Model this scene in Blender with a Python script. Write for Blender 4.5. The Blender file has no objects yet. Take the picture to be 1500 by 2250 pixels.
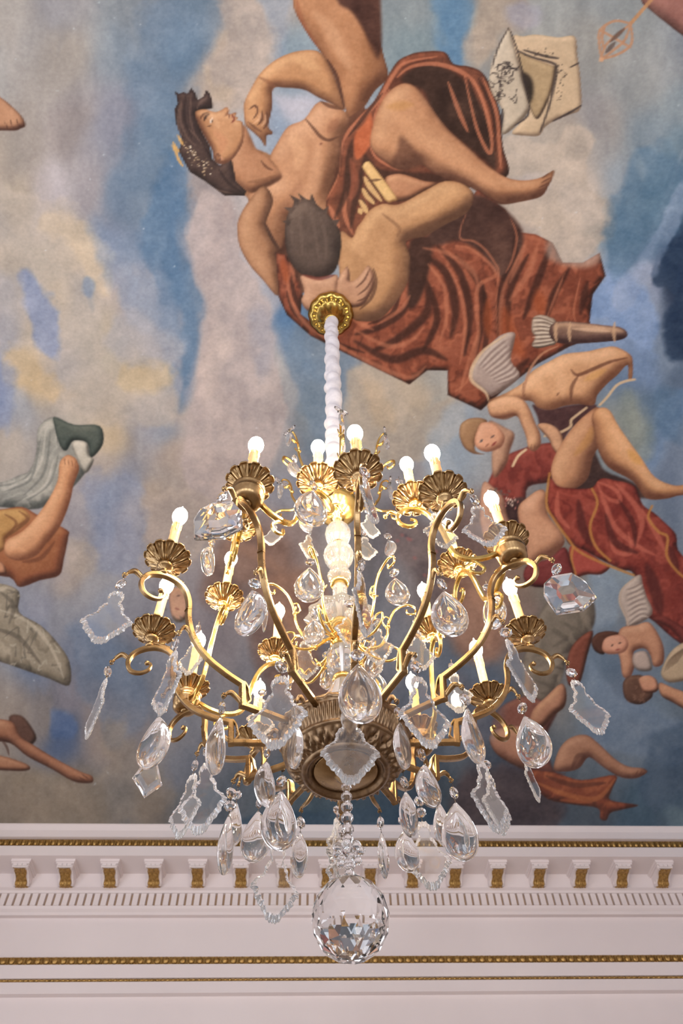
import bpy, bmesh, math, random
import numpy as np
from mathutils import Vector, Matrix
PI = math.pi; sc = bpy.context.scene; COL = sc.collection
WIN_POWER = 112.0; BULB = 280.0; PAINT = 1.14
# ---------------------------------------------------------------- camera
F = 1547.0                                   # focal length in reference units (frame 1500 x 2250)
def _n(v): return v/np.linalg.norm(v)
_u = _n(np.array([707-750, 1125-90, -F]))                       # straight up, seen from the tilted camera
_h = np.array([1., 0, 0]); _d = np.array([0, -835, -F]); _h = _n(_h-(_h@_u)/(_d@_u)*_d)
_y = np.cross(_u, _h); RW = np.stack([_h, _y, _u])              # rows: world axes in camera space
def hit_plane(x, y, axis, val):
    r = RW@np.array([x-750, 1125-y, -F]); return r*(val/r[axis])
cd = bpy.data.cameras.new('camera'); cam = bpy.data.objects.new('camera', cd); COL.objects.link(cam); sc.camera = cam
cam.matrix_world = Matrix([list(RW[i])+[0] for i in range(3)]+[[0, 0, 0, 1]])
cd.sensor_fit = 'VERTICAL'; cd.sensor_height = 36; cd.lens = F/2250*36; cd.clip_start = .05
cd.dof.use_dof = True; cd.dof.focus_distance = 1.85; cd.dof.aperture_fstop = 6.3
# ---------------------------------------------------------------- world, light and exposure
sc.view_settings.view_transform = 'Standard'; sc.view_settings.look = 'None'; sc.view_settings.gamma = 1
sc.view_settings.use_curve_mapping = False; sc.view_settings.exposure = 0.10
cy = sc.cycles; cy.max_bounces = 14; cy.transmission_bounces = 14; cy.glossy_bounces = 5; cy.diffuse_bounces = 4; cy.transparent_max_bounces = 8
cy.sample_clamp_indirect = 8; cy.blur_glossy = .3; cy.use_denoising = True; cy.caustics_reflective = True; cy.caustics_refractive = True
w = bpy.data.worlds.new('world'); sc.world = w; w.use_nodes = True
w.node_tree.nodes['Background'].inputs[0].default_value = (.75, .82, 1, 1); w.node_tree.nodes['Background'].inputs[1].default_value = .3
X0, X1, Y0, YW, ZF, ZC = -5.6, 6.6, -6.6, 7.66, -1.6, 4.60      # the room
SX = (-3.9, -1.1, 1.7, 4.5)                                     # tall windows in the wall behind the camera
def area(name, loc, rot, sx, sy, power, col):
    l = bpy.data.lights.new(name, 'AREA'); l.shape = 'RECTANGLE'; l.size = sx; l.size_y = sy; l.energy = power; l.color = col
    o = bpy.data.objects.new(name, l); COL.objects.link(o); o.location = loc; o.rotation_euler = rot
for x in SX: area('window_daylight', (x, Y0+.32, .75), (math.radians(90+6), 0, PI if 0 else 0), 1.25, 3.5, WIN_POWER, (.84, .90, 1))
for y in (-4.4, -1.6, 1.2, 4.0): area('window_daylight', (X0+.32, y, .75), (math.radians(90), 0, -PI/2), 1.25, 3.5, WIN_POWER*.55, (.84, .90, 1))
# ---------------------------------------------------------------- materials
def mat(name, col=(.8, .8, .8), rough=.5, metal=0, **k):
    m = bpy.data.materials.new(name); m.use_nodes = True; b = m.node_tree.nodes['Principled BSDF']
    b.inputs['Base Color'].default_value = (*col, 1); b.inputs['Roughness'].default_value = rough; b.inputs['Metallic'].default_value = metal
    for n, v in k.items(): b.inputs[n.replace('_', ' ')].default_value = v
    return m
def noisy(m, c1, c2, scale, detail=4, bump=0, bscale=None, rough=None, dist=.01, coord='Object'):
    nt = m.node_tree; b = nt.nodes['Principled BSDF']; tc = nt.nodes.new('ShaderNodeTexCoord')
    n = nt.nodes.new('ShaderNodeTexNoise'); n.inputs['Scale'].default_value = scale; n.inputs['Detail'].default_value = detail
    r = nt.nodes.new('ShaderNodeValToRGB'); r.color_ramp.elements[0].color = (*c1, 1); r.color_ramp.elements[1].color = (*c2, 1)
    r.color_ramp.elements[0].position = .3; r.color_ramp.elements[1].position = .7
    nt.links.new(tc.outputs[coord], n.inputs['Vector']); nt.links.new(n.outputs['Fac'], r.inputs['Fac']); nt.links.new(r.outputs['Color'], b.inputs['Base Color'])
    if rough:
        q = nt.nodes.new('ShaderNodeMapRange'); q.inputs['To Min'].default_value = rough[0]; q.inputs['To Max'].default_value = rough[1]
        nt.links.new(n.outputs['Fac'], q.inputs['Value']); nt.links.new(q.outputs['Result'], b.inputs['Roughness'])
    if bump:
        n2 = nt.nodes.new('ShaderNodeTexNoise'); n2.inputs['Scale'].default_value = bscale or scale*4; n2.inputs['Detail'].default_value = 4
        nt.links.new(tc.outputs[coord], n2.inputs['Vector']); bp = nt.nodes.new('ShaderNodeBump'); bp.inputs['Strength'].default_value = bump; bp.inputs['Distance'].default_value = dist
        nt.links.new(n2.outputs['Fac'], bp.inputs['Height']); nt.links.new(bp.outputs['Normal'], b.inputs['Normal'])
    return m
M = {}
M['brass'] = noisy(mat('aged brass', rough=.3, metal=1), (.25, .155, .07), (.42, .28, .135), 38, rough=(.22, .36), bump=.06, bscale=300, dist=.001)
M['bronze'] = noisy(mat('dark chased bronze', rough=.36, metal=1), (.15, .095, .055), (.30, .20, .115), 60, rough=(.3, .44), bump=.15, bscale=260, dist=.001)
M['gilt'] = noisy(mat('polished gilding', rough=.2, metal=1), (.80, .52, .14), (.92, .66, .24), 20, rough=(.14, .3))
M['oldgilt'] = noisy(mat('antique gilding', rough=.22, metal=1), (.34, .22, .05), (.60, .42, .12), 30, rough=(.14, .3))
M['goldleaf'] = noisy(mat('gold leaf on plaster', rough=.42, metal=.75), (.26, .14, .035), (.60, .38, .13), 50, rough=(.3, .5), bump=.5, bscale=120, dist=.004)
M['plaster'] = noisy(mat('white painted plaster', rough=.55), (.76, .68, .67), (.80, .72, .71), 1.2, bump=.04, bscale=60)
M['ceil'] = mat('ceiling plaster', (.7, .66, .64), .7)
M['dgilt'] = mat('gilded groove', (.52, .36, .24), .5, .2)
M['floor'] = noisy(mat('oak parquet', rough=.3), (.32, .25, .19), (.42, .34, .26), 3)
M['wax'] = noisy(mat('cream wax sleeve', rough=.35, Subsurface_Weight=.6, Subsurface_Scale=.02), (.86, .50, .20), (.93, .60, .28), 60)
M['wax'].node_tree.nodes['Principled BSDF'].inputs['Subsurface Radius'].default_value = (1, .6, .3)
M['glass'] = mat('cut crystal', (1, 1, 1), 0, Transmission_Weight=.965, IOR=1.5)
M['cutrim'] = mat('bevel cut crystal edge', (1, 1, 1), .06, Transmission_Weight=.84, IOR=1.5)
M['steel'] = mat('steel rod', (.7, .7, .7), .3, 1)
M['lead'] = mat('lead crystal', (1, 1, 1), 0, Transmission_Weight=.985, IOR=1.56)
gm = M['rglass'] = mat('pressed glass', (1, 1, 1), .05, Transmission_Weight=.88, IOR=1.5)
M['wire'] = mat('dark pin wire', (.12, .09, .07), .4, 1)
M['cloth'] = noisy(mat('gathered white silk', rough=.7, Sheen_Weight=.3), (.60, .57, .60), (.72, .69, .71), 40, bump=.3, bscale=180, dist=.003)
def emit(name, col, s):
    m = bpy.data.materials.new(name); m.use_nodes = True; nt = m.node_tree; nt.nodes.clear()
    e = nt.nodes.new('ShaderNodeEmission'); e.inputs[0].default_value = (*col, 1); e.inputs[1].default_value = s
    o = nt.nodes.new('ShaderNodeOutputMaterial'); nt.links.new(e.outputs[0], o.inputs[0]); return m
M['bulb'] = emit('lit frosted bulb', (1, .80, .54), BULB)
# ---------------------------------------------------------------- mesh helpers
class MB:
    def __init__(s): s.v = []; s.f = []; s.sm = []
    def add(s, v, f, smooth=True):
        o = len(s.v); s.v += [tuple(p) for p in v]; s.f += [tuple(i+o for i in q) for q in f]; s.sm += [smooth]*len(f); return s
    def box(s, a, b):
        x0, y0, z0 = a; x1, y1, z1 = b
        return s.add([(x0,y0,z0),(x1,y0,z0),(x1,y1,z0),(x0,y1,z0),(x0,y0,z1),(x1,y0,z1),(x1,y1,z1),(x0,y1,z1)],
                     [(0,3,2,1),(4,5,6,7),(0,1,5,4),(1,2,6,5),(2,3,7,6),(3,0,4,7)], False)
    def lathe(s, prof, n=32, smooth=True, fn=None, c=(0, 0, 0)):
        v = []; m = len(prof)
        for i, (r, z) in enumerate(prof):
            for j in range(n):
                t = 2*PI*j/n; rr, zz = (fn(r, z, t, i) if fn else (r, z)); v.append((c[0]+rr*math.cos(t), c[1]+rr*math.sin(t), c[2]+zz))
        f = [(i*n+j, i*n+(j+1) % n, (i+1)*n+(j+1) % n, (i+1)*n+j) for i in range(m-1) for j in range(n)]
        if prof[0][0] > 1e-6: f.append(tuple(range(n-1, -1, -1)))
        if prof[-1][0] > 1e-6: f.append(tuple((m-1)*n+j for j in range(n)))
        return s.add(v, f, smooth)
    def sweep(s, pts, sec, smooth=True, up=None, close=True):
        """pts: list of (Vector, scale); sec: list of (a, b) section points; a along the side, b along the normal"""
        P = [Vector(p[0]) for p in pts]; n = len(P); k = len(sec); v = []; nrm = None
        for i in range(n):
            t = (P[min(i+1, n-1)]-P[max(i-1, 0)]).normalized()
            if up is not None: side = Vector(up)
            else:
                if nrm is None: nrm = t.orthogonal().normalized()
                nrm = (nrm-t*nrm.dot(t)).normalized(); side = nrm
            nn = t.cross(side).normalized(); sc_ = pts[i][1]
            if isinstance(sc_, tuple): sa, sb = sc_
            else: sa = sb = sc_
            for a, b in sec: v.append(P[i]+side*a*sa+nn*b*sb)
        f = [(i*k+j, i*k+(j+1) % k, (i+1)*k+(j+1) % k, (i+1)*k+j) for i in range(n-1) for j in range(k)]
        if close: f += [tuple(range(k-1, -1, -1)), tuple((n-1)*k+j for j in range(k))]
        return s.add(v, f, smooth)
    def tube(s, pts, r, n=8, smooth=True):
        sec = [(math.cos(2*PI*j/n), math.sin(2*PI*j/n)) for j in range(n)]
        return s.sweep([(p, r if not isinstance(r, (list, tuple)) else r[i]) for i, p in enumerate(pts)], sec, smooth)
    def ball(s, c, r, n=10, sz=1.0):
        return s.lathe([(r*math.sin(PI*i/n) if 0 < i < n else 1e-7, -r*sz*math.cos(PI*i/n)) for i in range(n+1)], n+4, True, None, c)
    def mesh(s, name, m, fix=True):
        me = bpy.data.meshes.new(name); me.from_pydata(s.v, [], s.f); me.polygons.foreach_set('use_smooth', s.sm)
        if fix:
            b = bmesh.new(); b.from_mesh(me); bmesh.ops.remove_doubles(b, verts=b.verts, dist=1e-6); bmesh.ops.recalc_face_normals(b, faces=b.faces); b.to_mesh(me); b.free()
        me.materials.append(m); return me
def spl(p, k=6):
    out = []; n = len(p)
    for i in range(n-1):
        a, b, c, d = [Vector(q) for q in (p[max(i-1, 0)], p[i], p[i+1], p[min(i+2, n-1)])]
        for j in range(k):
            t = j/k; out.append(.5*((2*b)+(c-a)*t+(2*a-5*b+4*c-d)*t*t+(3*b-a-3*c+d)*t**3))
    out.append(Vector(p[-1])); return out
def link(name, me, parent=None, loc=(0, 0, 0), rot=(0, 0, 0), label=None, scale=None):
    o = bpy.data.objects.new(name, me); COL.objects.link(o); o.location = loc; o.rotation_euler = rot
    if scale: o.scale = scale
    if parent: o.parent = parent
    if label: o['label'] = label
    return o
def struct(name, mb, m): o = link(name, mb.mesh(name, m) if isinstance(mb, MB) else mb); o['kind'] = 'structure'; return o
def thing(o, label, cat, group=None):
    o['label'] = label; o['category'] = cat
    if group: o['group'] = group
    return o
# ---------------------------------------------------------------- room shell
struct('floor', MB().box((X0-.2, Y0-.2, ZF-.2), (X1+.2, YW+.2, ZF)), M['floor'])
struct('ceiling', MB().box((X0-.2, Y0-.2, ZC), (X1+.2, YW+.2, ZC+.2)), M['ceil'])
struct('wall_front', MB().box((X0-.2, YW, ZF), (X1+.2, YW+.2, ZC)), M['plaster'])
struct('wall_right', MB().box((X1, Y0-.2, ZF), (X1+.2, YW, ZC)), M['plaster'])
def windowed(name, horizontal, cs):
    mb = MB(); hw, z0, z1 = .65, -1.0, 2.5
    def bx(a, b, za, zb):
        if horizontal: mb.box((a, Y0-.2, za), (b, Y0, zb))
        else: mb.box((X0-.2, a, za), (X0, b, zb))
    lo, hi = (X0-.2, X1) if horizontal else (Y0, YW)
    e = lo
    for c in cs: bx(e, c-hw, ZF, ZC); bx(c-hw, c+hw, ZF, z0); bx(c-hw, c+hw, z1, ZC); e = c+hw
    bx(e, hi, ZF, ZC)
    struct(name, mb, M['plaster'])
windowed('wall_back', True, SX); windowed('wall_left', False, (-4.4, -1.6, 1.2, 4.0))
# ---------------------------------------------------------------- cornice of the far wall: white runs, gilded mouldings
def zat(y, py):                                                 # height of what is seen at reference row py, at depth y
    return float(hit_plane(755, py, 1, y)[2])
XA, XB = X0, X1
def run(name, prof, m):
    n = len(prof); v = [(x, y, z) for x in (XA, XB) for y, z in prof]
    f = [(i, (i+1) % n, n+(i+1) % n, n+i) for i in range(n)]+[tuple(range(n-1, -1, -1)), tuple(range(n, 2*n))]
    struct(name, MB().add(v, f, False), m)
ye = 7.195; ZM = zat(ye, 1812)                                  # the painted canvas lies at ZM
zf0, zf1, zf2 = zat(7.20, 1842), zat(7.215, 1862), zat(7.20, 1881)
run('trim_1', [(ye, ZC), (ye, ZM-.012), (ye+.006, zat(ye, 1815)), (ye+.02, zat(7.21, 1826)), (ye+.014, zf0+.012), (ye, zf0), (7.24, zf0-.004), (7.24, zf1+.004), (7.2, zf1), (7.2, zf2), (7.55, zf2), (7.55, ZC)], M['plaster'])
zb = zat(7.55, 1952)
run('trim_2', [(7.55, zf2), (7.55, zb+.01), (7.53, zb), (7.515, zat(7.52, 1957)), (7.52, zat(7.52, 1962)), (7.545, zat(7.54, 1964)), (7.58, zat(7.54, 1964)), (7.58, zat(7.55, 1990)), (7.545, zat(7.55, 1990)), (7.56, zat(7.56, 1996)), (7.585, zat(7.58, 2003)), (7.60, zat(7.60, 2010)), (YW, zat(7.60, 2010)), (YW, zf2)], M['plaster'])
g1, g2, g3, g4, g5 = [zat(7.62, p) for p in (2099, 2119, 2148.5, 2156, 2181)]
run('trim_3', [(YW, g1), (7.632, g1), (7.632, g2), (7.60, g2), (7.60, g3+.0), (7.618, g3), (7.618, g4), (7.606, g4), (7.606, g5), (YW, g5-.01)], M['plaster'])
dg = (zat(7.55, 1964)+zat(7.55, 1990))/2; dh = (zat(7.55, 1964)-zat(7.55, 1990))/2
db = MB(); px1 = .0799
for i in range(int((XB-XA)/px1)): db.box((XA+i*px1, 7.535, dg-dh), (XA+i*px1+.056, 7.58, dg+dh))
struct('trim_4', db, M['plaster'])
run('trim_5', [(7.572, dg+dh-.001), (7.581, dg+dh-.001), (7.581, dg-dh+.001), (7.572, dg-dh+.001)], M['dgilt'])
def beading(name, y, z0, z1, step, ratio, ry):
    mb = MB(); zc, rz_ = (z0+z1)/2, abs(z1-z0)/2; n = int((XB-XA)/step)
    mb.box((XA, y+ry*.7, min(z0, z1)+.002), (XB, y+ry, max(z0, z1)-.002))
    for i in range(n):
        cx = XA+(i+.5)*step; k = 7; a = step*ratio/2
        prof = [(max(1e-6, math.sin(PI*j/k)), -math.cos(PI*j/k)) for j in range(k+1)]; v = []
        for r, u in prof:
            for j in range(8): t = 2*PI*j/8; v.append((cx+u*a, y+ry*.5+r*math.cos(t)*ry*.55, zc+r*math.sin(t)*rz_*.95))
        mb.add(v, [(q*8+j, q*8+(j+1) % 8, (q+1)*8+(j+1) % 8, (q+1)*8+j) for q in range(k) for j in range(8)])
        for s_ in (-1, 1):
            mb.box((cx+step/2-.0016+s_*step*.06-.003, y+.004, zc-rz_*.75), (cx+step/2+.0016+s_*step*.06, y+ry*.8, zc+rz_*.75))
    struct(name, mb, M['goldleaf'])
beading('trim_6', 7.207, zf0-.006, zf1+.006, .062, .72, .03)
beading('trim_7', 7.605, g1-.004, g2+.004, .083, .74, .028)
beading('trim_8', 7.602, g3-.002, g4+.002, .050, .78, .014)
# corbels under the soffit
def corbel():
    zt = zf2; zfr = zat(7.30, 1908); zbt = zat(7.5, 1946); mb = MB(); hw = .078
    mb.box((-.1, 7.262, zt-.028), (.1, 7.56, zt)); mb.box((-.092, 7.272, zt-.045), (.092, 7.56, zt-.028))
    prof = [(7.285, zt-.045), (7.28, zt-.06), (7.283, zfr+.02), (7.292, zfr+.004), (7.31, zfr-.002), (7.345, zfr+.0), (7.40, zfr-.012), (7.45, zfr-.035), (7.485, zbt+.012), (7.51, zbt), (7.535, zbt+.006), (7.552, zbt+.03), (7.552, zt-.045)]
    n = len(prof); v = [(x, y, z) for x in (-hw, hw) for y, z in prof]
    mb.add(v, [(i, (i+1) % n, n+(i+1) % n, n+i) for i in range(n)]+[tuple(range(n-1, -1, -1)), tuple(range(n, 2*n))], False)
    for s_ in (-1, 1):                                          # side volutes
        for (cy_, cz_, r) in ((7.315, zfr+.03, .028), (7.515, zbt+.04, .024)):
            a = [(r*.95, 0), (r, .004), (r*.7, .008), (r*.35, .006), (1e-6, .012)]; vv = []
            for rr, h in a:
                for j in range(14): t = 2*PI*j/14; vv.append((s_*(hw-.002+h), cy_+rr*math.cos(t), cz_+rr*math.sin(t)))
            mb.add(vv, [(q*14+j, q*14+(j+1) % 14, (q+1)*14+(j+1) % 14, (q+1)*14+j) for q in range(4) for j in range(14)])
    for k in range(3):                                          # rounded roll on the front
        mb.add(*(lambda c, r: ([(x, 7.283+r*.5*(1-math.cos(t)) if 0 else 7.288-r*math.sin(t), zfr+.028+r*math.cos(t)) for x in (c-.022, c+.022) for t in [PI*j/6 for j in range(7)]], [(i, i+1, 8+i, 7+i) for i in range(6)]))((k-1)*.048, .016))
    body = mb.mesh('corbel', M['plaster'])
    # gilded acanthus: ribbed leaf following the underside
    nx, ny = 24, 16; pp = [Vector((0, y, z)) for y, z in prof[3:11]]; sp = spl(pp, 3); m = len(sp)-1; v = []
    for layer in (0, 1):
        for i in range(m+1):
            u = i/m; wv = .062*(1+.10*math.cos(u*PI*6)); wv *= (1-.12*math.sin(u*PI))
            for j in range(nx+1):
                q = j/nx*2-1; h = .005+.007*abs(math.cos(q*PI*2.5+u*3*(1 if q > 0 else -1)))+.006*(1-abs(q))+.004*math.cos(u*PI*8)
                v.append((q*wv, sp[i].y-(h*.6 if layer == 0 else -.003), sp[i].z-(h if layer == 0 else -.003)))
    W_ = nx+1; f = []; o2 = (m+1)*W_
    for i in range(m):
        for j in range(nx): f.append((i*W_+j, i*W_+j+1, (i+1)*W_+j+1, (i+1)*W_+j)); f.append((o2+i*W_+j, o2+(i+1)*W_+j, o2+(i+1)*W_+j+1, o2+i*W_+j+1))
    for i in range(m): f.append((i*W_, (i+1)*W_, o2+(i+1)*W_, o2+i*W_)); f.append((i*W_+nx, o2+i*W_+nx, o2+(i+1)*W_+nx, (i+1)*W_+nx))
    return body, MB().add(v, f).mesh('gilded_leaf', M['goldleaf'])
cb, cl = corbel(); xs0 = float(hit_plane(49, 1905, 1, 7.36)[0]); xs1 = float(hit_plane(1454, 1905, 1, 7.36)[0]); st = (xs1-xs0)/15
for i in range(-2, 18):
    x = xs0+i*st
    if not XA+.1 < x < XB-.1: continue
    o = link('corbel', cb, None, (x, 0, 0)); thing(o, 'white scrolled cornice corbel with gilded leaf face, in the row under the painted ceiling', 'corbel', 'corbels along the cornice')
    link('gilded_leaf', cl, o, label='gold leaf face of the corbel')
# ---------------------------------------------------------------- the painted ceiling canvas
# painted here with soft brushes into an array of paint colours (units: 1 canvas cell = CS reference units)
CS = 1.5; MX = 160; MY = 160                    # margins beyond the part in view
CW = int((1500+2*MX)/CS); CH = int((1830+MY)/CS)
LXP = (-.5, -.8)
rng = np.random.default_rng(7)
def lin(c):
    c = np.asarray(c, float)/255.0
    return np.where(c <= .04045, c/12.92, ((c+.055)/1.055)**2.4)
def vnoise(h, w, n, seed, ax=1.0):
    g = np.random.default_rng(seed).random((int(n*h/w/ax)+4, n+4))
    y = np.linspace(0, g.shape[0]-2.001, h); x = np.linspace(0, g.shape[1]-2.001, w)
    yi = y.astype(int); xi = x.astype(int); fy = (y-yi)[:, None]; fx = (x-xi)[None]
    fy = fy*fy*(3-2*fy); fx = fx*fx*(3-2*fx)
    a = g[yi][:, xi]; b = g[yi][:, xi+1]; c = g[yi+1][:, xi]; d = g[yi+1][:, xi+1]
    return (a*(1-fx)+b*fx)*(1-fy)+(c*(1-fx)+d*fx)*fy-.5
YY, XX = np.mgrid[0:CH, 0:CW]
PX = XX*CS-MX; PY = YY*CS-MY
def blur(a, r):
    r = int(round(r))
    if r < 1: return a
    for ax in (0, 1):
        for _ in range(2):
            p = np.pad(a, [(r, r) if i == ax else (0, 0) for i in range(a.ndim)], mode='edge')
            c = np.cumsum(np.insert(p, 0, 0, axis=ax), axis=ax)
            n = a.shape[ax]; k = 2*r+1
            a = (np.take(c, range(k, k+n), axis=ax)-np.take(c, range(0, n), axis=ax))/k
    return a
def T(s):
    return np.array([[float(v) for v in p.split(',')] for p in s.split()])
def spline(p, closed=True, k=5):
    n = len(p); out = []
    for i in range(n if closed else n-1):
        if closed: a, b, c, d = p[i-1], p[i], p[(i+1) % n], p[(i+2) % n]
        else: a, b, c, d = p[max(i-1, 0)], p[i], p[i+1], p[min(i+2, n-1)]
        for j in range(k):
            t = j/k
            out.append(.5*((2*b)+(c-a)*t+(2*a-5*b+4*c-d)*t*t+(3*b-a-3*c+d)*t**3))
    if not closed: out.append(p[-1])
    return np.array(out)
GC = """0,0,155,150,145 150,0,140,140,145 300,0,118,130,142 430,0,82,105,125 520,10,165,152,142 620,20,150,148,148 900,0,120,135,145 990,20,88,126,158
1060,0,140,138,132 1200,0,138,145,147 1350,0,125,135,142 1500,120,122,132,142 0,150,150,150,150 140,140,155,147,138 300,130,120,135,150 400,120,90,122,152 480,150,168,152,138
560,120,158,152,152 650,170,115,140,160 900,110,100,125,140 1010,100,85,128,165 1060,90,150,145,138 1290,130,140,142,140 1400,150,132,140,147 1500,200,112,132,148
0,330,158,146,134 80,300,146,138,130 180,300,150,140,136 280,300,128,132,148 360,320,88,120,150 440,330,96,124,154 480,170,172,155,142 640,245,172,175,190 620,290,130,150,175 1260,330,172,160,146 1340,280,150,148,148 1420,300,112,134,154 1500,330,88,120,145
60,420,170,155,135 0,480,155,150,146 130,420,172,165,170 230,420,150,145,150 320,450,98,122,150 380,450,88,118,152 430,420,150,142,145 460,470,168,152,152 500,440,170,165,170 1120,480,165,152,142 1180,430,176,166,160 1280,440,182,170,160 1380,430,125,142,160 1480,450,78,114,142
30,560,172,158,138 110,560,180,168,150 190,560,186,170,146 260,560,120,138,168 330,560,100,124,156 400,560,88,116,152 440,540,168,154,154 510,600,168,165,172 570,680,150,155,170 620,720,70,115,165 1230,520,180,168,158 1330,530,100,128,152 1400,540,96,126,158 1420,620,132,148,180 1480,560,48,82,112 1500,640,40,62,92
0,650,150,156,176 60,640,160,160,165 120,650,188,170,142 200,650,162,160,160 260,650,168,158,162 330,640,158,158,170 395,690,80,116,158 440,680,166,156,158 500,720,168,162,166 640,780,108,128,156 680,800,112,130,155 570,800,155,155,160 1370,640,120,146,188 1350,690,118,148,192 1420,720,130,150,180 1490,740,55,72,104
0,760,130,145,180 70,770,180,165,142 90,840,186,165,134 140,830,150,152,165 220,780,168,162,150 310,830,182,162,132 340,780,165,160,162 400,800,88,120,160 440,800,164,156,160 520,850,160,152,152 600,880,140,142,150 680,880,114,128,142 760,800,100,125,155 800,850,166,156,144 900,880,170,155,132 980,880,150,150,145 1400,840,92,122,162 1500,840,78,104,140 1450,800,120,145,178
0,880,118,132,165 60,900,140,145,155 100,870,166,155,140 200,900,166,156,142 260,960,186,164,130 340,900,150,150,158 380,930,128,140,160 415,900,162,152,150 500,950,152,144,142 600,960,138,140,146 690,960,105,125,145 850,960,150,150,150 930,960,132,150,168 1000,900,140,150,165 960,1060,140,155,172 1440,930,88,120,155 1390,960,128,140,140 1470,1000,108,130,160
30,990,160,150,140 230,1030,165,152,140 200,1080,150,145,150 250,1120,122,136,160 330,1080,132,138,155 350,1100,162,146,132 410,1000,160,146,138 480,1040,154,140,130 700,1060,140,140,150 640,1080,130,135,150 880,1080,142,142,150
170,1180,142,140,150 180,1260,162,150,142 250,1200,130,138,160 300,1190,150,145,155 320,1160,160,145,135 110,1330,140,145,162 90,1400,110,130,160 170,1370,142,146,156 240,1330,150,152,160 200,1440,120,132,152 250,1480,98,118,142 300,1500,105,122,142 330,1400,135,138,150 480,1340,130,125,135 600,1200,140,120,115 600,1420,110,115,130 860,1180,110,110,120 830,1420,110,118,132
20,1530,150,140,130 100,1540,145,138,132 170,1530,130,128,138 140,1590,78,104,145 220,1560,140,132,132 230,1620,150,138,128 300,1620,135,132,135 350,1560,118,125,138 400,1700,115,125,140 450,1620,120,128,142 560,1560,120,120,130
60,1740,150,135,112 150,1760,142,130,110 30,1800,135,125,108 200,1800,128,120,105 260,1760,112,120,128 330,1770,128,120,108 420,1780,108,116,122 520,1780,92,108,122 620,1790,70,96,114 720,1790,60,90,110 850,1790,52,84,108 960,1790,58,80,100 1040,1790,68,76,86 1120,1790,70,72,84 1190,1780,66,92,115 1300,1790,78,98,114 1400,1790,66,104,130 1500,1790,84,120,142
1250,1320,118,112,102 1330,1330,120,135,148 1340,1270,122,145,165 1300,1480,100,128,155 1340,1560,108,132,158 1420,1600,100,128,152 1500,1600,82,108,132 1450,1700,72,98,122 1480,1650,88,112,135 1380,1640,110,132,150 1200,1480,110,105,98 1160,1400,130,110,100 1080,1340,150,115,95 1050,1240,120,95,90 1050,1600,80,105,130 1000,1560,90,110,135 1060,1700,72,88,108""".split()
gc = np.array([[float(v) for v in g.split(',')] for g in GC])
q = 4
wx = PX[::q, ::q]+70*vnoise(*PX[::q, ::q].shape, 7, 1)+36*vnoise(*PX[::q, ::q].shape, 17, 2)
wy = PY[::q, ::q]+90*vnoise(*PX[::q, ::q].shape, 7, 3)+40*vnoise(*PX[::q, ::q].shape, 19, 4)
num = 0; den = 0
for g in gc:
    w = 1/(((wx-g[0])**2+((wy-g[1])*.8)**2)+350)**2.1
    num = num+w[..., None]*g[2:]; den = den+w
small = num/den[..., None]
yi = np.clip(YY/q, 0, small.shape[0]-1.001); xi = np.clip(XX/q, 0, small.shape[1]-1.001)
y0 = yi.astype(int); x0 = xi.astype(int); fy = (yi-y0)[..., None]; fx = (xi-x0)[..., None]
IMG = (small[y0, x0]*(1-fx)+small[y0, x0+1]*fx)*(1-fy)+(small[y0+1, x0]*(1-fx)+small[y0+1, x0+1]*fx)*fy
_m = IMG.mean(2, keepdims=True); IMG = _m+(IMG-_m)*.82
IMG += (vnoise(CH, CW, 26, 5, 2.2)*20+vnoise(CH, CW, 70, 6, 2.4)*12+vnoise(CH, CW, 200, 8, 2.5)*7)[..., None]*np.array([1, .95, .85])
IMG += (vnoise(CH, CW, 12, 9, 1.5)*12)[..., None]*np.array([1, .8, .2])
def win(p, m):
    x0 = max(int((p[:, 0].min()-m+MX)/CS), 0); x1 = min(int((p[:, 0].max()+m+MX)/CS)+2, CW)
    y0 = max(int((p[:, 1].min()-m+MY)/CS), 0); y1 = min(int((p[:, 1].max()+m+MY)/CS)+2, CH)
    return slice(y0, y1), slice(x0, x1)
def segd(x, y, a, b):
    d = b-a; L = d@d+1e-9
    t = np.clip(((x-a[0])*d[0]+(y-a[1])*d[1])/L, 0, 1)
    return np.hypot(x-a[0]-t*d[0], y-a[1]-t*d[1]), t
def sdf(p, w):
    x = PX[w].astype(float); y = PY[w].astype(float)
    ins = np.zeros(x.shape, bool); dm = np.full(x.shape, 1e9)
    for i in range(len(p)):
        a = p[i-1]; b = p[i]
        dm = np.minimum(dm, segd(x, y, a, b)[0])
        c = (a[1] > y) != (b[1] > y)
        with np.errstate(divide='ignore', invalid='ignore'):
            ins ^= c & (x < (b[0]-a[0])*(y-a[1])/(b[1]-a[1])+a[0])
    return np.where(ins, dm, -dm)
MASK = {}
NR = vnoise(CH, CW, 34, 31)*1.4+vnoise(CH, CW, 90, 32, 1.3)*.7+vnoise(CH, CW, 220, 33)*.3
NB = vnoise(CH, CW, 40, 11)*26+vnoise(CH, CW, 110, 12)*16+vnoise(CH, CW, 240, 13, .6)*9
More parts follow.
